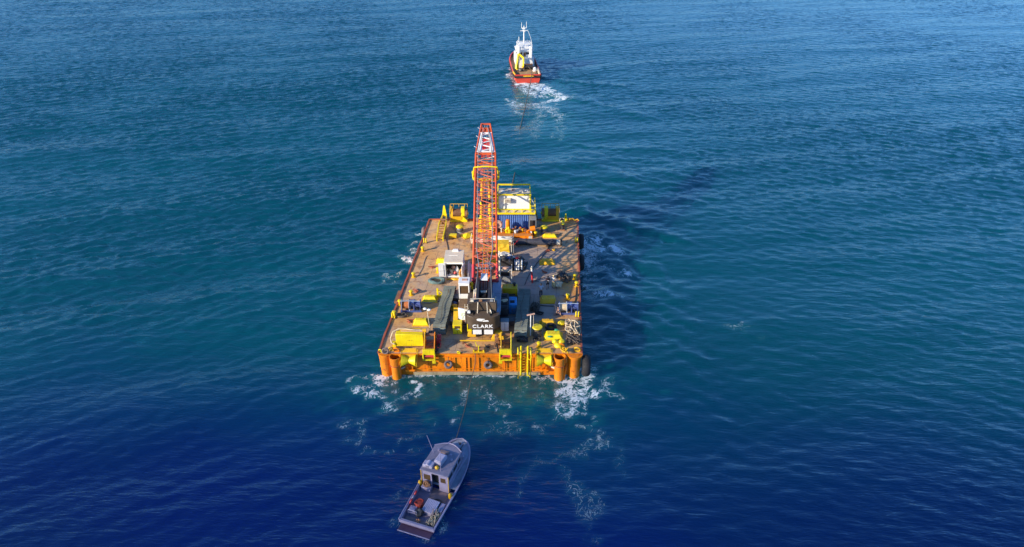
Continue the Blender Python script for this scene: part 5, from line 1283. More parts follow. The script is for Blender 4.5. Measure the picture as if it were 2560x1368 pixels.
clut(1218, 628, 'planks', YEO, 'stack of yellow planks under the boom left of the tarped crate', 1.0)
clut(1213, 607, 'bundle', PNK, 'pinkish bundle under the boom before the pump skid', 1.1)
clut(1196, 617, 'planks', WOOD, 'brown plank stack under the boom on its port side', .8)
clut(1219, 566, 'engine', YEO, 'amber engine under the boom left of the hose reel', 1.1)
clut(1200, 560, 'crate', YEO, 'amber crate under the boom nearest the boom rest', 1.0)
# around the crane
o = thing('power_pack', 'tall yellow power pack standing left of the crane counterweight', 'power pack', at(1144, 836), SK)
m = MB(); m.box((0, .5, .62), (.98, 1.0, 1.2)); part('case', m, YEL, o, bev=.03)
m = MB(); m.prism([(-.49, 1.0, .05), (-.49, 2.3, .05), (-.49, 2.2, 2.0), (-.49, 1.0, 1.22)], (.5, 0, 0)); part('sloping_hood', m, YEO, o, bev=.02)
m = MB(); m.box((0, -.01, .92), (.58, .04, .3)); part('vent', m, BGL, o)
m = MB(); m.box((0, -.012, .66), (.3, .03, .08)); part('label_plate', m, WHI, o)
m = MB(); m.bar((0, -.02, .45), (0, -.02, .1), .03); part('door_seam', m, DGY, o)
for x in (-.35, .35): m = MB(); m.box((x, .4, -.0), (.2, .8, .06)); part('skid', m, DGY, o)
m = MB(); m.lathe([(.5, 0), (.48, .3), (.3, .48), (.001, .52)], n=14); solo('amber_buoy', m, YEO, 'amber half buoy lying between the port track and the crane', 'buoy', at(1137, 776)+Vector((0, 0, .2)))
m = MB(); m.blob((0, 0, .3), (.3, .5, .3), .2, 1.5, 2, 77, 0); solo('blue_drum', m, BLU, 'blue drum in the shade right of the port track', 'drum', at(1138, 762))
o = thing('generator_set', 'black generator set along the starboard side of the crane house', 'generator', at(1260, 806), SK)
m = MB(); m.box((0, 1.6, .95), (.95, 3.2, 1.7)); part('case', m, DGY, o, bev=.04)
for k in range(4): m = MB(); m.box((0, .3+k*.8, 1.83), (.8, .45, .08)); part('louvre', m, BLK, o)
m = MB(); m.blob((.05, 1.5, 1.95), (.36, .22, .14), .35, 2, 2, 5); part('exhaust_cover', m, BEI, o)
o = thing('white_locker', 'white steel locker standing at the starboard rear corner of the crane', 'locker', at(1262, 829), SK)
m = MB(); m.box((0, .35, .62), (.86, .7, 1.2)); part('locker_body', m, WHI, o, bev=.02)
m = MB(); m.box((0, -.01, .62), (.03, .02, 1.0)); part('door_seam', m, GRY, o)
m = MB(); m.box((0, .35, 1.25), (.9, .74, .05)); part('lid', m, GRY, o)
o = thing('blue_tank', 'bright blue tank between the crane and the starboard track', 'tank', at(1282, 786), SK)
m = MB(); m.box((0, .85, .65), (.95, 1.7, 1.3)); part('tank_body', m, plain('bright_blue_paint', (.015, .22, .50), .4), o, bev=.08)
m = MB(); m.box((-.05, .6, 1.31), (.5, .5, .06)); part('dark_hatch', m, BLK, o)
m = MB(); m.bar((-.1, -.1, .05), (-.1, -.1, 1.1), .05)
for k in range(3): m.bar((-.1, -.1, .3+k*.25), (.35, -.1, .3+k*.25), .04)
m.bar((.35, -.1, .05), (.35, -.1, .9), .05); part('step_ladder', m, GRY, o)
o = thing('amber_tank', 'ribbed amber tank with a lifting handle behind the blue tank', 'tank', at(1275, 752), SK)
m = MB(); m.box((0, .5, .85), (1.75, 1.0, 1.7)); part('tank_body', m, YEO, o, bev=.08)
for x in (-.55, .0, .55): m = MB(); m.box((x, -.01, .85), (.09, .06, 1.5)); part('rib', m, YEO, o)
m = MB(); m.tube([(-.4, .5, 1.7), (-.3, .5, 1.95), (.3, .5, 1.95), (.4, .5, 1.7)], .04); part('lifting_handle', m, YEO, o)
m = MB(); m.cyl((.5, .6, 1.7), (.5, .6, 2.05), .16, n=12); part('filler_cap', m, BLK, o)
m = MB(); m.box((0, 0, .05), (1.2, .8, .1)); m.cyl((0, 0, .1), (0, 0, .5), .26, n=14); m.blob((-.1, -.2, .3), (.5, .35, .25), .35, 2, 2, 6); solo('deck_pump', m, DGY, 'dark deck pump at the near end of the starboard track', 'pump', at(1306, 850), SK)
m = MB(); m.blob((0, 0, .35), (.5, .45, .4), .35, 1.8, 3, 91, 0); m.tube([(-.5, .2, .3), (-.2, .3, .7), (.4, .1, .8), (.7, -.2, .3)], .05); solo('black_bags', m, DGY, 'heap of black bags beside the people on the starboard deck', 'bags', at(1401, 693))
solo('brown_gear', tangle(.7, .8, .5, .05, 120, 61), CHN, 'tangle of brown gear between the black bags and the starboard bollard', 'gear', at(1415, 700))
m = MB(); m.blob((0, 0, .3), (.5, .5, .32), .3, 1.8, 3, 33, 0); solo('beige_sacks', m, BEI, 'beige sacks heaped beside the person in yellow trousers', 'sacks', at(1395, 716))
# pale tarpaulin strips and orange spot near bow deck
m = MB(); m.tube([(0, 0, .05), (.1, .4, .5), (.15, .9, 1.1)], .05); m.tube([(0, 0, .05), (-.2, .5, .6), (-.1, 1.0, 1.2)], .05); m.tube([(-.2, .5, .6), (.1, .4, .5)], .04); solo('folded_trestle', m, CRM, 'pale folded trestle left of the boom near the diamond hatch', 'trestle', at(1180, 612))
# tow lines
def rope(pts, lab, r=.05):
    o0 = Vector(pts[0]); q = []; pp = [Vector(p)-o0 for p in pts]
    for i in range(len(pp)-1):
        a, b2, c2, d2 = pp[max(i-1, 0)], pp[i], pp[i+1], pp[min(i+2, len(pp)-1)]
        for k in range(8):
            t = k/8; q.append(.5*((2*b2)+(c2-a)*t+(2*a-5*b2+4*c2-d2)*t*t+(3*b2-a-3*c2+d2)*t**3))
    q.append(pp[-1]); m = MB(); m.tube(q, r, 6); solo('tow_rope', m, CHN, lab, 'rope', o0)
a = P(1188, 884, 3.1); b2 = P(1165, 1010, .12); c2 = P(1140, 1098, 1.35)
rope([a, (a.x+.05, a.y-1.0, 2.3), a.lerp(b2, .6)+Vector((0, 0, -.15)), b2, b2.lerp(c2, .6)+Vector((0, 0, -.1)), c2], 'thin dark rope running from the barge stern to the small workboat', .035)
# ------------------------------------------------------------------ hull lofting
def loft(mb, sec, close_aft=True):
    """sec: list of sections, each a list of (x, y, z) from keel to rail on one side"""
    n = len(sec[0]); b = len(mb.v)
    for s in sec:
        mb.v += [tuple(p) for p in s]+[(-p[0], p[1], p[2]) for p in s]
    for i in range(len(sec)-1):
        for k in range(n-1):
            a = b+i*2*n+k; c = b+(i+1)*2*n+k
            mb.f.append((a, c, c+1, a+1)); mb.f.append((a+n, a+n+1, c+n+1, c+n))
    if close_aft: mb.f.append(tuple(b+k for k in range(n))+tuple(b+n+k for k in range(n-1, -1, -1)))
    return mb
# ------------------------------------------------------------------ ocean tug
TQ = P(1320, 207, 0); tug = thing('tugboat', 'red hulled tugboat with a white wheelhouse and tall white mast, far ahead of the barge', 'tugboat', (TQ.x, TQ.y, 0), R(9))
TRED = paint('tug_red_paint', (.60, .055, .03), .4, .2, (.25, .05, .03), .2, .8); TL = 20.0
def hwT(y):
    t = y/TL
    if t < .12: return 3.05+.35*(t/.12)
    if t < .62: return 3.4
    return 3.4*math.sqrt(max(0, 1-((t-.62)/.38)**2.2))
def zT(y): return 1.55+.0*y+1.35*max(0, (y/TL-.35)/.65)**1.8
secs = []
for i in range(25):
    y = TL*(1-(1-i/24)**1.15); wd = max(.03, hwT(y)); z = zT(y)
    secs.append([(wd*.35, y*.96+.25, -1.2), (wd*.84, y*.98+.1, -.3), (wd*.93, y, .35), (wd, y, z-.25), (wd, y, z)])
m = MB(); loft(m, secs); part('hull', m, TRED, tug)
m = MB()
st = [(-hwT(TL*i/30), TL*i/30) for i in range(30)]+[(0, TL)]+[(hwT(TL*i/30), TL*i/30) for i in range(29, -1, -1)]
m.tube([(x*1.02, y, zT(y)-.15) for x, y in st], .24, 8); m.tube([(-3.05, 0, 1.4), (3.05, 0, 1.4)], .26, 8)
part('rubber_fender', m, RUB, tug)
m = MB(); m.tube([(x*.99, y, zT(y)+.32) for x, y in st], .17, 8); m.tube([(-3.0, .05, 1.87), (3.0, .05, 1.87)], .17, 8)
for (x, y), (x2, y2) in zip(st, st[1:]):
    m.add([(x*.985, y, zT(y)-.2), (x2*.985, y2, zT(y2)-.2), (x2*.985, y2, zT(y2)+.3), (x*.985, y, zT(y)+.3)], [(0, 1, 2, 3)])
m.box((0, .06, 1.6), (6.0, .12, .5)); part('bulwark', m, TRED, tug)
m = MB()
m.bar((-1.2, -.13, 1.6), (1.4, -.13, 1.6), .16, .42); m.tube([(-3.38, 3.0, 1.93), (-3.1, .4, 1.9)], .2, 8); part('stern_band', m, YEO, tug)
m = MB(); m.v = [(x*.97, y, zT(y)+.0) for x, y in st]; m.f = [tuple(range(len(st)))]; part('deck', m, WOOD, tug)
m = MB(); m.box((.3, 3.2, 1.62), (4.2, 5.2, .1)); part('work_deck', m, paint('tan_work_deck', (.42, .25, .11), .7, .4), tug)
m = MB(); m.prism([(2.75, .6, 1.6), (3.05, .6, 1.6), (3.15, 5.5, 1.6), (2.9, 5.5, 1.6)], (0, 0, .6)); part('inner_bulwark', m, CRM, tug)
m = MB(); m.prism([(-2.1, 7.6, 1.5), (2.1, 7.6, 1.5), (2.2, 14.6, 1.9), (1.3, 16.2, 1.9), (-1.3, 16.2, 1.9), (-2.2, 14.6, 1.9)], (0, 0, 2.5)); part('deckhouse', m, WHI, tug, bev=.06)
m = MB(); m.prism([(-1.95, 8.4, 4.0), (1.95, 8.4, 4.0), (2.05, 12.4, 4.2), (1.2, 13.6, 4.2), (-1.2, 13.6, 4.2), (-2.05, 12.4, 4.2)], (0, 0, 1.75)); wh = part('wheelhouse', m, WHI, tug, bev=.06)
m = MB(); m.prism([(-2.15, 8.2, 5.76), (2.15, 8.2, 5.76), (2.25, 12.6, 5.9), (1.3, 13.9, 5.9), (-1.3, 13.9, 5.9), (-2.25, 12.6, 5.9)], (0, 0, .14)); part('wheelhouse_roof', m, WHI, wh)
for x, wd in ((-1.4, .42), (-.85, .42), (.75, .8), (1.55, .42)): m = MB(); m.box((x, 8.38, 5.12), (wd, .05, .52)); part('window', m, GLS, wh)
m = MB(); m.box((0, 8.38, 4.85), (.6, .05, 1.0)); part('door', m, WOOD, wh)
for sx in (-1, 1):
    for y in (9.3, 10.5, 11.7): m = MB(); m.box((sx*2.02, y, 5.1), (.06, .8, .55)); part('window', m, GLS, wh)
for x in (-1.5, 1.55):
    m = MB(); m.lathe([(.42, 3.9), (.42, 6.2), (.5, 6.3), (.42, 7.0), (.2, 7.05)], (x*1.02, 7.75, 0), n=14); part('funnel', m, WHI, tug)
m = MB(); m.box((2.15, 9.2, 2.9), (.7, 1.6, 2.2)); part('side_house', m, WHI, tug, bev=.05)
m = MB(); m.cyl((1.6, 7.56, 2.4), (1.6, 7.5, 2.4), .3, n=16); part('life_ring', m, CRED, tug)
m = MB()
for x in (-1.7, -.6, .6, 1.7):
    for y in (8.4, 12.2): m.bar((x, y, 5.9), (x, y, 7.3), .09)
for z in (6.6, 7.3):
    for y in (8.4, 12.2): m.bar((-1.7, y, z), (1.7, y, z), .09)
    for x in (-1.7, 1.7): m.bar((x, 8.4, z), (x, 12.2, z), .09)
m.box((0, 10.2, 7.3), (2.6, 2.0, .1)); part('bridge_frame', m, WHI, tug)
for x, y, h2 in ((-1.75, 8.4, 8.4), (1.65, 8.4, 8.3), (-1.2, 11.5, 8.6), (-2.3, 7.8, 6.8), (.9, 11.0, 8.1)):
    m = MB(); m.cyl((x, y, 5.6), (x, y, h2), .06, n=6); part('aerial', m, WHI, tug)
mt_ = MB(); mt_.cyl((0, 10.6, 7.2), (0, 10.6, 11.4), .17, .10, n=10)
mast = part('mast', mt_, WHI, tug)
m = MB(); m.bar((-.95, 10.6, 10.2), (.95, 10.6, 10.3), .14); m.bar((-.6, 10.6, 10.9), (.6, 10.6, 10.9), .12); m.box((0, 10.5, 10.1), (.5, .4, .3)); m.box((-.1, 10.5, 10.75), (.7, .35, .3)); part('crosstree', m, WHI, mast)
for x, z in ((.62, 12.4), (-.62, 12.2)): m = MB(); m.cyl((x, 10.6, 10.8), (x, 10.6, z), .055, n=6); part('mast_aerial', m, WHI, mast)
m = MB(); m.tube([(.95, 10.6, 10.3), (1.5, 10.0, 9.0), (1.9, 9.3, 7.4), (2.1, 8.9, 6.0)], .035, 5); part('stay', m, WHI, mast)
o = thing('deck_crane', 'folded yellow knuckle crane on the tugboat after deck', 'crane', tug.matrix_basis @ Vector((-2.1, 5.6, 1.62)), R(9)); o.location = Matrix.Translation(tug.location) @ (Matrix.Rotation(R(9), 4, 'Z') @ Vector((-2.0, 6.4, 1.62)))
m = MB(); m.cyl((0, 0, 0), (0, 0, 1.3), .35, n=14); part('pedestal', m, YEL, o)
m = MB(); m.bar((-.35, -.3, .3), (.25, .3, 3.9), .45, .5); part('main_boom', m, YEL, o)
m = MB(); m.bar((.25, .3, 3.9), (1.5, -.1, 2.9), .40, .45); m.bar((1.5, -.1, 2.9), (1.4, -.5, .9), .35, .4); part('knuckle_boom', m, YEL, o)
m = MB(); m.bar((.1, -.1, .6), (.6, .1, 2.6), .2); part('ram', m, WHI, o)
m = MB(); m.blob((1.3, -.5, .8), (.35, .3, .3), .3, 2, 2, 3); part('grapple', m, YEO, o)
def TW(x, y, z): return Matrix.Translation(tug.location) @ (Matrix.Rotation(R(9), 4, 'Z') @ Vector((x, y, z)))
o = thing('tow_winch', 'dark towing winch on the tugboat deck before the white deckhouse', 'winch', TW(.7, 6.3, 1.66), R(9))
m = MB(); m.cyl((-.9, 0, .75), (.9, 0, .75), .6, n=18); part('drum', m, DGY, o)
for x in (-1.0, 1.0): m = MB(); m.box((x, 0, .65), (.2, 1.3, 1.3)); part('side_frame', m, DGY, o)
m = MB(); m.bar((-1, -.3, 1.35), (1, -.3, 1.35), .14); part('top_bar', m, RUST, o)
m = MB(); m.lathe([(.55, 0), (.45, .5), (.25, .9), (.001, .95)], n=14); solo('white_cover', m, WHI, 'white covered capstan on the starboard side of the tugboat deck', 'capstan', TW(2.2, 4.6, 1.66))
m = MB(); m.blob((0, 0, .3), (.8, .5, .4), .35, 2, 2, 6, 0); solo('mooring_lines', m, DGY, 'dark pile of mooring lines on the tugboat deck at the foot of the yellow crane', 'rope', TW(-1.4, 4.4, 1.66))

# ------------------------------------------------------------------ small workboat in the foreground
WQ = P(1043, 1328, 0); WR = R(-15.5)
wb = thing('workboat', 'small white workboat with an open stern deck, nearest to the camera', 'workboat', (WQ.x, WQ.y, 0), WR)
WM = Matrix.Translation(wb.location) @ Matrix.Rotation(WR, 4, 'Z')
BW = paint('workboat_veiled_white', (.34, .30, .42), .5, .12, (.30, .2, .16), .16, 2.0, streak=.2)  # boat whites dimmed to lilac; the foreground's dark veil is put into the colour
BWL = paint('workboat_veiled_gear_white', (.46, .42, .54), .5, .08)
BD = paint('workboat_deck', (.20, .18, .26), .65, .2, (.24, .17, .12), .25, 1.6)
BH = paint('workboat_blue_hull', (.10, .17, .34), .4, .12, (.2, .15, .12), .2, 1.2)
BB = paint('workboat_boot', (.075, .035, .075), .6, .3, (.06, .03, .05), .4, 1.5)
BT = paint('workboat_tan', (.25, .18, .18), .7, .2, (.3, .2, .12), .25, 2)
WL = 9.6
def hwW(y):
    t = y/WL
    if t < .5: return 1.60+.14*t/.5
    return 1.74*math.sqrt(max(0, 1-((t-.5)/.5)**2.4))
def zW(y): return .86+.55*max(0, (y/WL-.3)/.7)**1.6
def secW(z0f, z1f):
    r = []
    for i in range(25):
        y = WL*(1-(1-i/24)**1.2); wd = max(.02, hwW(y)); z = zW(y)
        prof = [(wd*.3, -.5), (wd*.80, .0), (wd*.87, .18), (wd*.93, z*.55), (wd*.985, z*.8), (wd, z)]
        r.append([(x, y*(.95+.05*max(0, min(1, (zz+.5)/(z+.5))))+.0, zz) for x, zz in prof])
    return r
s = secW(0, 1)
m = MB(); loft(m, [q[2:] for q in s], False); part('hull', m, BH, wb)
m = MB(); loft(m, [q[:3] for q in s], False); part('boot_topping', m, BB, wb)
n = s[0]
m = MB(); m.f.append(tuple(range(6))); m.v = [tuple(n[k]) for k in (1, 2, 3)]+[(-n[k][0], n[k][1], n[k][2]) for k in (3, 2, 1)]; part('transom', m, BB, wb)
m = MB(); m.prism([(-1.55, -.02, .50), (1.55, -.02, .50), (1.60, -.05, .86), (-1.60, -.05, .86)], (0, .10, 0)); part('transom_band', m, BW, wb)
m = MB(); m.box((0, -.33, .30), (2.86, .66, .16)); part('swim_step', m, BB, wb, bev=.03)
m = MB(); m.bar((-1.44, -.665, .36), (1.44, -.665, .36), .06); part('step_edge', m, BW, wb)
edge = [(hwW(WL*i/40), WL*i/40) for i in range(40)]+[(0.0, WL)]
m = MB(); m.tube([(-x, y, zW(y)) for x, y in edge]+[(x, y, zW(y)) for x, y in reversed(edge)], .055, 8); part('rail_cap', m, BW, wb)
# bulwark inside and decks
m = MB()
for (x, y), (x2, y2) in zip(edge, edge[1:]):
    for sg in (-1, 1):
        m.add([(sg*x*.98, y, zW(y)), (sg*x2*.98, y2, zW(y2)), (sg*max(0, x2-.13), y2, zW(y2)), (sg*max(0, x-.13), y, zW(y))], [(0, 1, 2, 3)])
        if y < 4.2: m.add([(sg*(x-.13), y, zW(y)), (sg*(x2-.13), y2, zW(y2)), (sg*(x2-.15), y2, .3), (sg*(x-.15), y, .3)], [(0, 1, 2, 3)])
m.box((0, .08, .6), (2.9, .10, .52)); part('bulwark', m, BW, wb)
m = MB(); pts = [p for p in edge if p[1] <= 4.4]; m.v = [(-x+.12, y, .36) for x, y in pts]+[(x-.12, y, .36) for x, y in reversed(pts)]; m.f = [tuple(range(len(m.v)))]; part('stern_deck', m, BD, wb)
m = MB(); m.box((.35, 3.55, .375), (1.6, 1.1, .03)); part('deck_mat', m, BT, wb)
m = MB(); m.box((.0, .42, .44), (2.6, .65, .12)); part('stern_thwart', m, BT, wb)
m = MB(); pts = [p for p in edge if p[1] >= 4.2]; m.v = [(-max(0, x-.10), y, zW(y)-.10) for x, y in pts]+[(max(0, x-.10), y, zW(y)-.10) for x, y in reversed(pts)]; m.f = [tuple(range(len(m.v)))]; part('fore_deck', m, paint('workboat_foredeck', (.30, .33, .42), .55, .15, (.2, .18, .2), .3, 1.5), wb)
# cabin
cx = -.24; hw_ = 1.22; yb, yf = 4.2, 7.0
m = MB()
zr = 2.42
for a, b2, c2, d2 in (((-hw_, .36), (-.92, .36), None, None),):
    pass
def wall(x0, x1, z0, z1, y=yb, t=.08, mm=None): (mm or m).box((cx+(x0+x1)/2, y, (z0+z1)/2), (x1-x0, t, z1-z0))
wall(-hw_, -.30, .36, 1.30); wall(-hw_, -1.05, 1.30, 1.95); wall(-.42, -.30, 1.30, 1.95); wall(-hw_, -.30, 1.95, zr)
wall(.36, hw_, .36, 1.42); wall(.36, .52, 1.42, 1.98); wall(1.0, hw_, 1.42, 1.98); wall(.36, hw_, 1.98, zr); wall(-.30, .36, 2.2, zr)
for sx in (-1, 1):
    m.box((cx+sx*hw_, (yb+yf)/2, 1.05), (.08, yf-yb, 1.3)); m.box((cx+sx*hw_, (yb+yf)/2, 2.32), (.08, yf-yb, .2))
    for y in (yb, yb+.95, yb+1.95, yf-.1): m.box((cx+sx*hw_, y, 1.95), (.085, .14, .7))
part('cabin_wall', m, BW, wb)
arc = [(cx-hw_-.04+(2*hw_+.08)*i/14, yf+.62*math.sin(math.pi*i/14)) for i in range(15)]
m = MB()
for (x, y), (x2, y2) in zip(arc, arc[1:]): m.add([(x, y, .9), (x2, y2, .9), (x2, y2, 1.75), (x, y, 1.75)], [(0, 1, 2, 3)])
part('cabin_front', m, BW, wb)
m = MB()
for (x, y), (x2, y2) in zip(arc, arc[1:]): m.add([(x, y, 1.75), (x2, y2, 1.75), (x2, y2-.1, 2.42), (x, y-.1, 2.42)], [(0, 1, 2, 3)])
part('windscreen', m, GLS, wb)
m = MB(); m.prism([(cx-hw_-.1, yb-.18, zr)]+[(x*1.02, y+.02, zr) for x, y in arc]+[(cx+hw_+.1, yb-.18, zr)], (0, 0, .09)); rf = part('cabin_roof', m, paint('workboat_roof', (.24, .22, .29), .55, .18, (.26, .18, .14), .28, 1.6), wb, bev=.03)
m = MB(); m.tube([(x*1.03, y+.03, zr+.10) for x, y in arc], .045, 6); part('roof_visor', m, BW, rf)
for c, dd in (((cx-.735, yb, 1.62), (.62, .03, .64)), ((cx+.76, yb, 1.70), (.48, .03, .55))): m = MB(); m.box(c, dd); part('rear_window', m, BGL, wb)
for sx in (-1, 1):
    for y in (yb+.48, yb+1.45, yb+2.4): m = MB(); m.box((cx+sx*hw_, y, 1.95), (.04, .84, .56)); part('side_window', m, GLS, wb)
m = MB(); m.box((cx+.03, yb+.35, 1.28), (.62, .04, 1.84)); part('doorway', m, BLK, wb)
m = MB(); m.box((cx+.03, yb-.02, .40), (.7, .12, .08)); part('sill', m, BT, wb)
for sx in (-1, 1): m = MB(); m.bar((cx+sx*(hw_+.05), yb-.08, .5), (cx+sx*(hw_+.05), yb-.08, 2.4), .05); part('corner_pole', m, YEO, wb)
m = MB(); m.box((cx-.72, yb-.3, .58), (.9, .45, .44)); part('engine_box', m, BW, wb, bev=.03)
# roof gear: raft canisters, aerials
def WW(x, y, z): return WM @ Vector((x, y, z))
m = MB(); m.box((0, .5, .20), (.72, 1.05, .4)); m.box((0, .5, .42), (.62, .9, .08)); solo('roof_canister', m, BWL, 'white lidded canister in the middle of the workboat cabin roof', 'canister', WW(cx-.05, yb+.75, zr+.09), WR-R(6), None, .05)
m = MB(); m.box((0, .3, .16), (.92, .6, .32)); m.cyl((-.0, 0, .2), (0, .62, .2), .22, n=12); solo('roof_box', m, BWL, 'white rounded box at the port rear corner of the workboat cabin roof', 'box', WW(cx-.75, yb+.15, zr+.09), WR, None, .05)
m = MB(); m.blob((0, 0, .12), (.2, .16, .14), .3, 2, 2, 3); m.cyl((0, 0, 0), (0, 0, .3), .06, n=8); part('beacon', m, YEO, rf, (cx+.05, yb+.4, zr+.1))
m = MB(); m.box((0, 0, .08), (.8, .3, .12)); part('hatch_frame', m, BT, rf, (cx-.1, yb+2.3, zr+.06))
m = MB(); m.cyl((0, 0, 0), (.05, .1, 2.3), .028, .02, n=6); part('whip_aerial', m, BW, wb, (cx+.45, yb+.25, zr+.08))
m = MB(); m.cyl((0, 0, 0), (-.75, .35, 1.5), .03, .02, n=6); part('whip_aerial', m, BW, wb, (cx-1.0, yb+2.0, zr+.08))
for x, y in ((-.7, 2.4), (.55, 2.2), (.85, 1.7), (.3, 1.6)): m = MB(); m.cyl((0, 0, 0), (0, 0, .10), .10, n=10); part('roof_light', m, BW, rf, (cx+x, yb+y, zr+.09))
m = MB(); m.lathe([(.2, 0), (.24, .12), (.2, .24), (.001, .28)], n=12); m.cyl((0, 0, -.5), (0, 0, .05), .04, n=8); part('search_light', m, BW, wb, (cx+1.15, yf+.35, 1.7))
m = MB(); m.tube([(1.05, 4.5, 1.0), (1.12, 5.6, 1.3), (1.12, 6.8, 1.45), (.95, 7.8, 1.55)], .03, 6); part('grab_rail', m, BW, wb)
m = MB(); m.bar((cx+hw_+.03, 4.25, 1.25), (cx+hw_+.22, 7.6, 1.35), .12, .08); part('side_ledge', m, BW, wb)
for x, y in ((-.5, 8.2), (.3, 8.4), (.0, 9.0)): m = MB(); m.cyl((0, 0, 0), (0, 0, .2), .07, n=8); m.bar((-.15, 0, .18), (.15, 0, .18), .05); part('cleat', m, DGY, wb, (x, y, zW(y)-.1))
m = MB(); m.box((0, 0, .06), (.55, .5, .1)); part('deck_hatch', m, BW, wb, (.15, 7.9, zW(7.9)-.1))
m = MB(); m.tube([(.35, 9.0, 1.35), (.25, 8.2, 1.3), (.35, 7.6, 1.25)], .04); part('anchor_line', m, DGY, wb)
# loose gear
for (x, y, z, s2, lab, mt) in ((-.85, 8.0, 1.2, (.34, .46, .28), 'orange buoy lashed on the port bow of the workboat', 'o'), (-.15, 8.05, 1.25, (.28, .24, .22), 'red buoy just forward of the workboat windscreen', 'r')):
    m = MB(); m.blob((0, 0, s2[2]), s2, .15, 1.5, 3, int(x*30)); solo('marker_buoy', m, paint('orange_buoy', (.75, .20, .03), .5, .05) if mt == 'o' else CRED, lab, 'buoy', WW(x, y, z), WR, 'marker buoys on the workboat')
m = MB(); m.lathe([(.34, 0), (.36, .5), (.36, .62), (.30, .66)], n=18)
for k in range(10): m.tube([(.3*math.cos(a+k), .3*math.sin(a*1.3+k), .64+.06*math.sin(3*a+k)) for a in [j*.5 for j in range(8)]], .04)
solo('net_basket', m, paint('red_netting', (.40, .05, .03), .8, .1, (.3, .03, .02)), 'round basket of red netting on the workboat stern deck', 'basket', WW(-.72, 2.0, .37), WR)
m = MB()
for k in range(8): m.cyl((-.49+k*.14, 0, .5), (-.49+k*.14, 1.25, .58), .072, n=10)
m.box((0, .35, .22), (.9, .5, .40)); solo('pipe_bundle', m, BWL, 'bundle of white pipes across the workboat stern deck', 'pipes', WW(.32, 1.35, .37), WR-R(3))
for k, (x, y, lab, mt) in enumerate(((-1.42, 2.75, 'red life ring on the port bulwark of the workboat, nearer the cabin', CRED), (-1.42, 2.25, 'white life ring between the red rings on the workboat bulwark', BW), (-1.40, 1.85, 'red life ring on the port bulwark of the workboat, nearer the stern', CRED))):
    m = MB(); m.torus((0, 0, .3), (-1, 0, .3), .17, .07, 18, 8); solo('life_ring', m, mt, lab, 'life ring', WW(x, y, .72), WR, 'life rings along the workboat bulwark')
for x, y, lab in ((-1.62, 4.0, 'yellow fender hanging at the port quarter of the workboat cabin'), (1.42, 3.55, 'yellow fender hanging at the starboard side abaft the workboat cabin')):
    m = MB(); m.lathe([(.05, 0), (.16, .08), (.18, .3), (.16, .5), (.04, .6)], n=12); solo('boat_fender', m, YEO, lab, 'fender', WW(x, y, .55), WR, 'yellow fenders of the workboat')
m = MB(); m.tube([(-.4, 0, 0), (-.4, 0, .62), (.4, 0, .62), (.4, 0, 0)], .03); m.bar((-.4, 0, .35), (.4, 0, .35), .04); solo('stern_rail', m, BW, 'white tubular rail on the port stern of the workboat', 'rail', WW(-.85, .95, .42), WR)
m = MB(); m.box((0, 0, .22), (.6, .5, .44)); m.box((0, -.1, .46), (.5, .3, .05)); solo('deck_box', m, BW, 'pale box behind the white rail on the workboat stern', 'box', WW(-1.02, 1.4, .37), WR, None, .03)
m = MB(); m.blob((0, 0, .3), (.35, .32, .35), .3, 1.8, 3, 12, 0); solo('dark_bag', m, DGY, 'dark bag beside the red net basket on the workboat', 'bag', WW(-.35, 1.25, .42), WR)
m = MB()
for k in range(7): a = k*.9; m.tube([(0, 0, .05), (.1*math.cos(a), .1*math.sin(a), .2), (.22*math.cos(a), .22*math.sin(a), .12)], .04)
solo('orange_gloves', m, paint('pale_orange_rubber', (.7, .28, .12), .6, 0), 'pale orange gear lying at the middle of the workboat stern', 'gear', WW(-.12, .5, .5), WR)
m = MB(); m.blob((0, 0, .15), (.4, .25, .16), .35, 2, 2, 15, 0); solo('black_hose', m, DGY, 'black gear lying before the white pipe bundle on the workboat', 'gear', WW(.55, 2.85, .38), WR)
solo('fishing_net', tangle(.42, .9, .55, .035, 150, 71), BEI, 'heap of beige net along the starboard side of the workboat stern', 'net', WW(1.0, 1.2, .38), WR)
m = MB(); m.bar((0, 0, .02), (-.15, .9, .75), .09); m.bar((.15, .1, .02), (.1, 1.0, .7), .07); m.bar((-.05, -.5, .0), (.1, .3, .3), .08); solo('oars', m, BT, 'brown timber oars leaning in the net at the workboat stern', 'oars', WW(.92, .75, .4), WR)
m = MB(); m.box((0, 0, .25), (.4, .9, .5)); solo('starboard_locker', m, BW, 'white locker along the starboard bulwark of the workboat', 'locker', WW(1.22, 2.2, .37), WR, None, .04)
m = MB(); m.torus((0, 0, .32), (0, -1, .4), .22, .09, 18, 8, 1.3); m.blob((.15, 0, .28), (.28, .14, .2), .3, 2, 2, 4); solo('tackle_heap', m, RUST, 'brown tackle heaped on the engine box under the port cabin window', 'tackle', WW(cx-.72, yb-.32, .8), WR)

# rope from the tug winch to the barge bridle
a = TW(.7, 6.0, 2.4); b2 = TW(.9, .1, 2.0); c2 = P(1298, 330, .05); d2 = P(1290, 420, .1); e2 = Vector((-7.4, 87.6, 3.1))
rope([a, b2, b2.lerp(c2, .5)+Vector((0, 0, -.6)), c2], 'thin dark towing rope leaving the tugboat stern for the water', .08)
rope([d2, d2.lerp(e2, .5)+Vector((0, 0, -.3)), e2], 'thin dark towing rope rising from the water to the barge bow', .08)
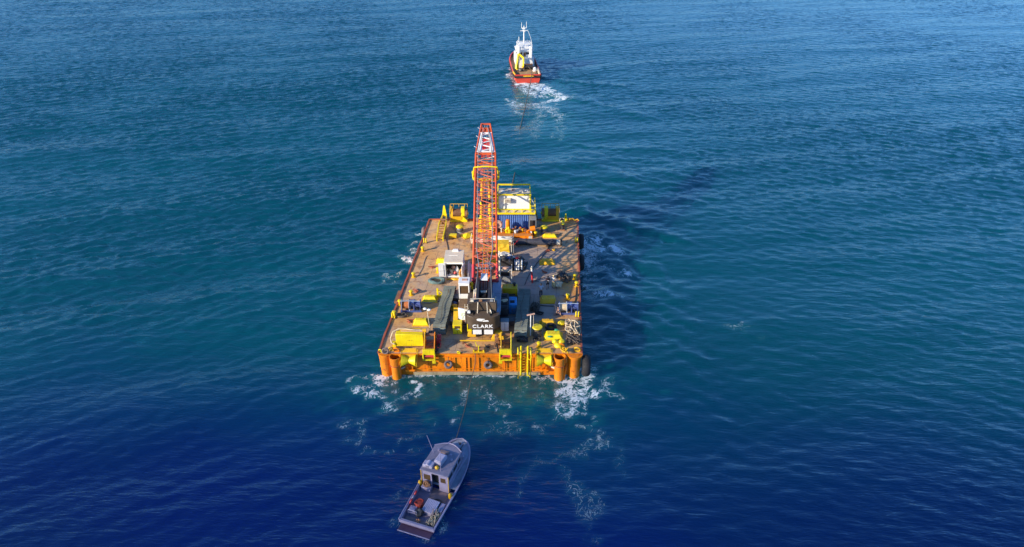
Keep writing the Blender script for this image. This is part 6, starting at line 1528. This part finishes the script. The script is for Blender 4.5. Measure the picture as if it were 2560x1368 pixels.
# ------------------------------------------------------------------ people
def skin_mesh(name, chains, mat, sub=1):
    """chains: list of lists of (x, y, z, r); equal points are shared; the first point of the first chain is the root"""
    bm = bmesh.new(); lay = bm.verts.layers.skin.verify(); idx = {}
    def vert(p):
        k = tuple(round(c, 4) for c in p[:3])
        if k not in idx:
            v = bm.verts.new(p[:3]); v[lay].radius = (p[3], p[3]); v[lay].use_root = not idx; idx[k] = v
        return idx[k]
    for ch in chains:
        vs = [vert(p) for p in ch]
        for a, b in zip(vs, vs[1:]):
            if not bm.edges.get((a, b)): bm.edges.new((a, b))
    me = bpy.data.meshes.new(name); bm.to_mesh(me); bm.free(); me.materials.append(mat)
    o = bpy.data.objects.new(name, me); COL.objects.link(o)
    o.modifiers.new('skin', 'SKIN').use_smooth_shade = True
    s = o.modifiers.new('sub', 'SUBSURF'); s.levels = sub; s.render_levels = sub
    return o
SKN = plain('skin', (.42, .23, .15), .55); HAIR = plain('dark_hair', (.018, .012, .01), .6)
def person(px, py, label, rz, top, bottom, shorts, stride, arms, shoe, cap=None, crest=False):
    r = thing('person', label, 'person', at(px, py), rz, 'people on the starboard deck')
    hip = Vector((0, 0, .93)); ch = [[(0, 0, .93, .13), (0, .01, 1.08, .125), (0, .015, 1.25, .135), (0, .01, 1.42, .12), (0, .015, 1.52, .062), (0, .03, 1.60, .085), (0, .025, 1.68, .10), (0, .02, 1.74, .075)]]
    legs, ar = [], []
    for s in (-1, 1):
        st = stride*s
        kn = (s*.11, .05+st*.45, .50); an = (s*.115, -.05+st*.8, .09)
        ch.append([(0, 0, .93, .13), (s*.10, 0, .87, .10), (*kn, .066), (*an, .042), (s*.125, .12+st*.8, .04, .038)])
        legs.append((s, kn, an))
        a0, a1 = arms[0 if s < 0 else 1]
        sh = Vector((s*.19, .01, 1.43)); el = sh+Vector(a0); wr = el+Vector(a1)
        d = (wr-el).normalized(); hand = wr+d*.07
        side = Vector((0, 1, 0)) if abs(d.y) < .8 else Vector((0, 0, 1))
        side = (side-d*side.dot(d)).normalized(); nrm = d.cross(side)
        ch.append([(0, .01, 1.42, .12), (*sh, .062), (*el, .045), (*wr, .030), (*hand, .034)])
        for f in range(4):
            b0 = hand+side*(.030-.020*f); ln = (.034, .040, .038, .028)[f]
            ch.append([(*hand, .034), (*(b0+d*.035), .0105), (*(b0+d*(.035+ln)+nrm*.012*s), .0095), (*(b0+d*(.035+1.7*ln)+nrm*.034*s), .008)])
        tb = wr+d*.03+side*.035
        ch.append([(*wr, .030), (*tb, .012), (*(tb+d*.035+side*.016), .0095)])
        ar.append((s, sh, el, wr))
    b = skin_mesh('body', ch, SKN); b.parent = r
    m = MB(); m.blob((0, .105, 1.655), (.014, .02, .022), 0, 1, 1, 1); m.blob((0, .09, 1.60), (.026, .012, .008), 0, 1, 1, 1)
    for s in (-1, 1): m.blob((s*.10, .01, 1.655), (.014, .025, .034), 0, 1, 1, 2)
    f = part('face', m, SKN, r)
    for s in (-1, 1): m = MB(); m.blob((s*.034, .105, 1.685), (.013, .008, .008), 0, 1, 1, 1); part('eye', m, BLK, r)
    m = MB(); m.blob((0, -.012, 1.715), (.112, .118, .10), .04, 3, 3, 5)
    m.v = [(x, y if y < .075 else .075, max(z, 1.665 if y > .02 else 1.60)) for x, y, z in m.v]
    part('hair' if not cap else 'cap', m, cap or HAIR, r)
    t = [[(0, 0, .90, .155), (0, .01, 1.08, .150), (0, .015, 1.25, .158), (0, .01, 1.42, .135), (0, .015, 1.485, .075)]]
    for s, sh, el, wr in ar: t.append([(0, .01, 1.42, .135), (*sh, .082), (*(sh.lerp(el, .72)), .072)])
    o = skin_mesh('shirt', t, top); o.parent = r
    t = [[(0, 0, .96, .15), (0, 0, .90, .15)]]
    for s, kn, an in legs:
        k, a = Vector(kn), Vector(an)
        c2 = [(0, 0, .90, .15), (s*.105, 0, .85, .118), (*(Vector((s*.105, 0, .85)).lerp(k, .9)), .098)]
        if not shorts: c2 += [(*k.lerp(a, .3), .084), (*k.lerp(a, .95), .066)]
        t.append(c2)
    o = skin_mesh('shorts' if shorts else 'trousers', t, bottom); o.parent = r
    for s, kn, an in legs:
        m = MB(); m.blob((an[0], an[1]+.07, .045), (.052, .145, .05), .03, 1, 2, 3, 0.0); part('shoe', m, shoe, r)
    if crest:
        m = MB(); m.blob((.02, -.165, 1.22), (.045, .012, .075), .1, 1, 2, 3); part('shirt_print', m, LET, r)
    return r
hang = lambda s: ((s*.07, -.02, -.29), (s*.02, .08, -.25))
person(1369, 722, 'person in a dark shirt with a white back print and dark shorts, walking away', R(6), plain('maroon_shirt', (.030, .010, .016), .8), plain('black_shorts', (.012, .012, .016), .8), True, .16, (hang(-1), hang(1)), BLK, None, True)
person(1383, 720, 'person in a white shirt and pale yellow trousers walking beside the dark shirted one', R(-4), plain('white_shirt', (.62, .58, .52), .8), plain('pale_yellow_trousers', (.62, .48, .20), .8), False, -.12, (((-.09, .02, -.28), (.02, .16, -.2)), hang(1)), plain('dark_red_boots', (.10, .02, .025), .6), plain('straw_cap', (.60, .48, .22), .8))
person(1352, 741, 'person in a pale blue shirt and dark trousers standing by the plain yellow hatch box', R(2), plain('pale_blue_shirt', (.40, .43, .52), .8), plain('dark_trousers', (.045, .035, .05), .8), False, .05, (((-.10, .02, -.27), (.03, .16, -.2)), ((.10, .02, -.27), (-.03, .16, -.2))), BLK)
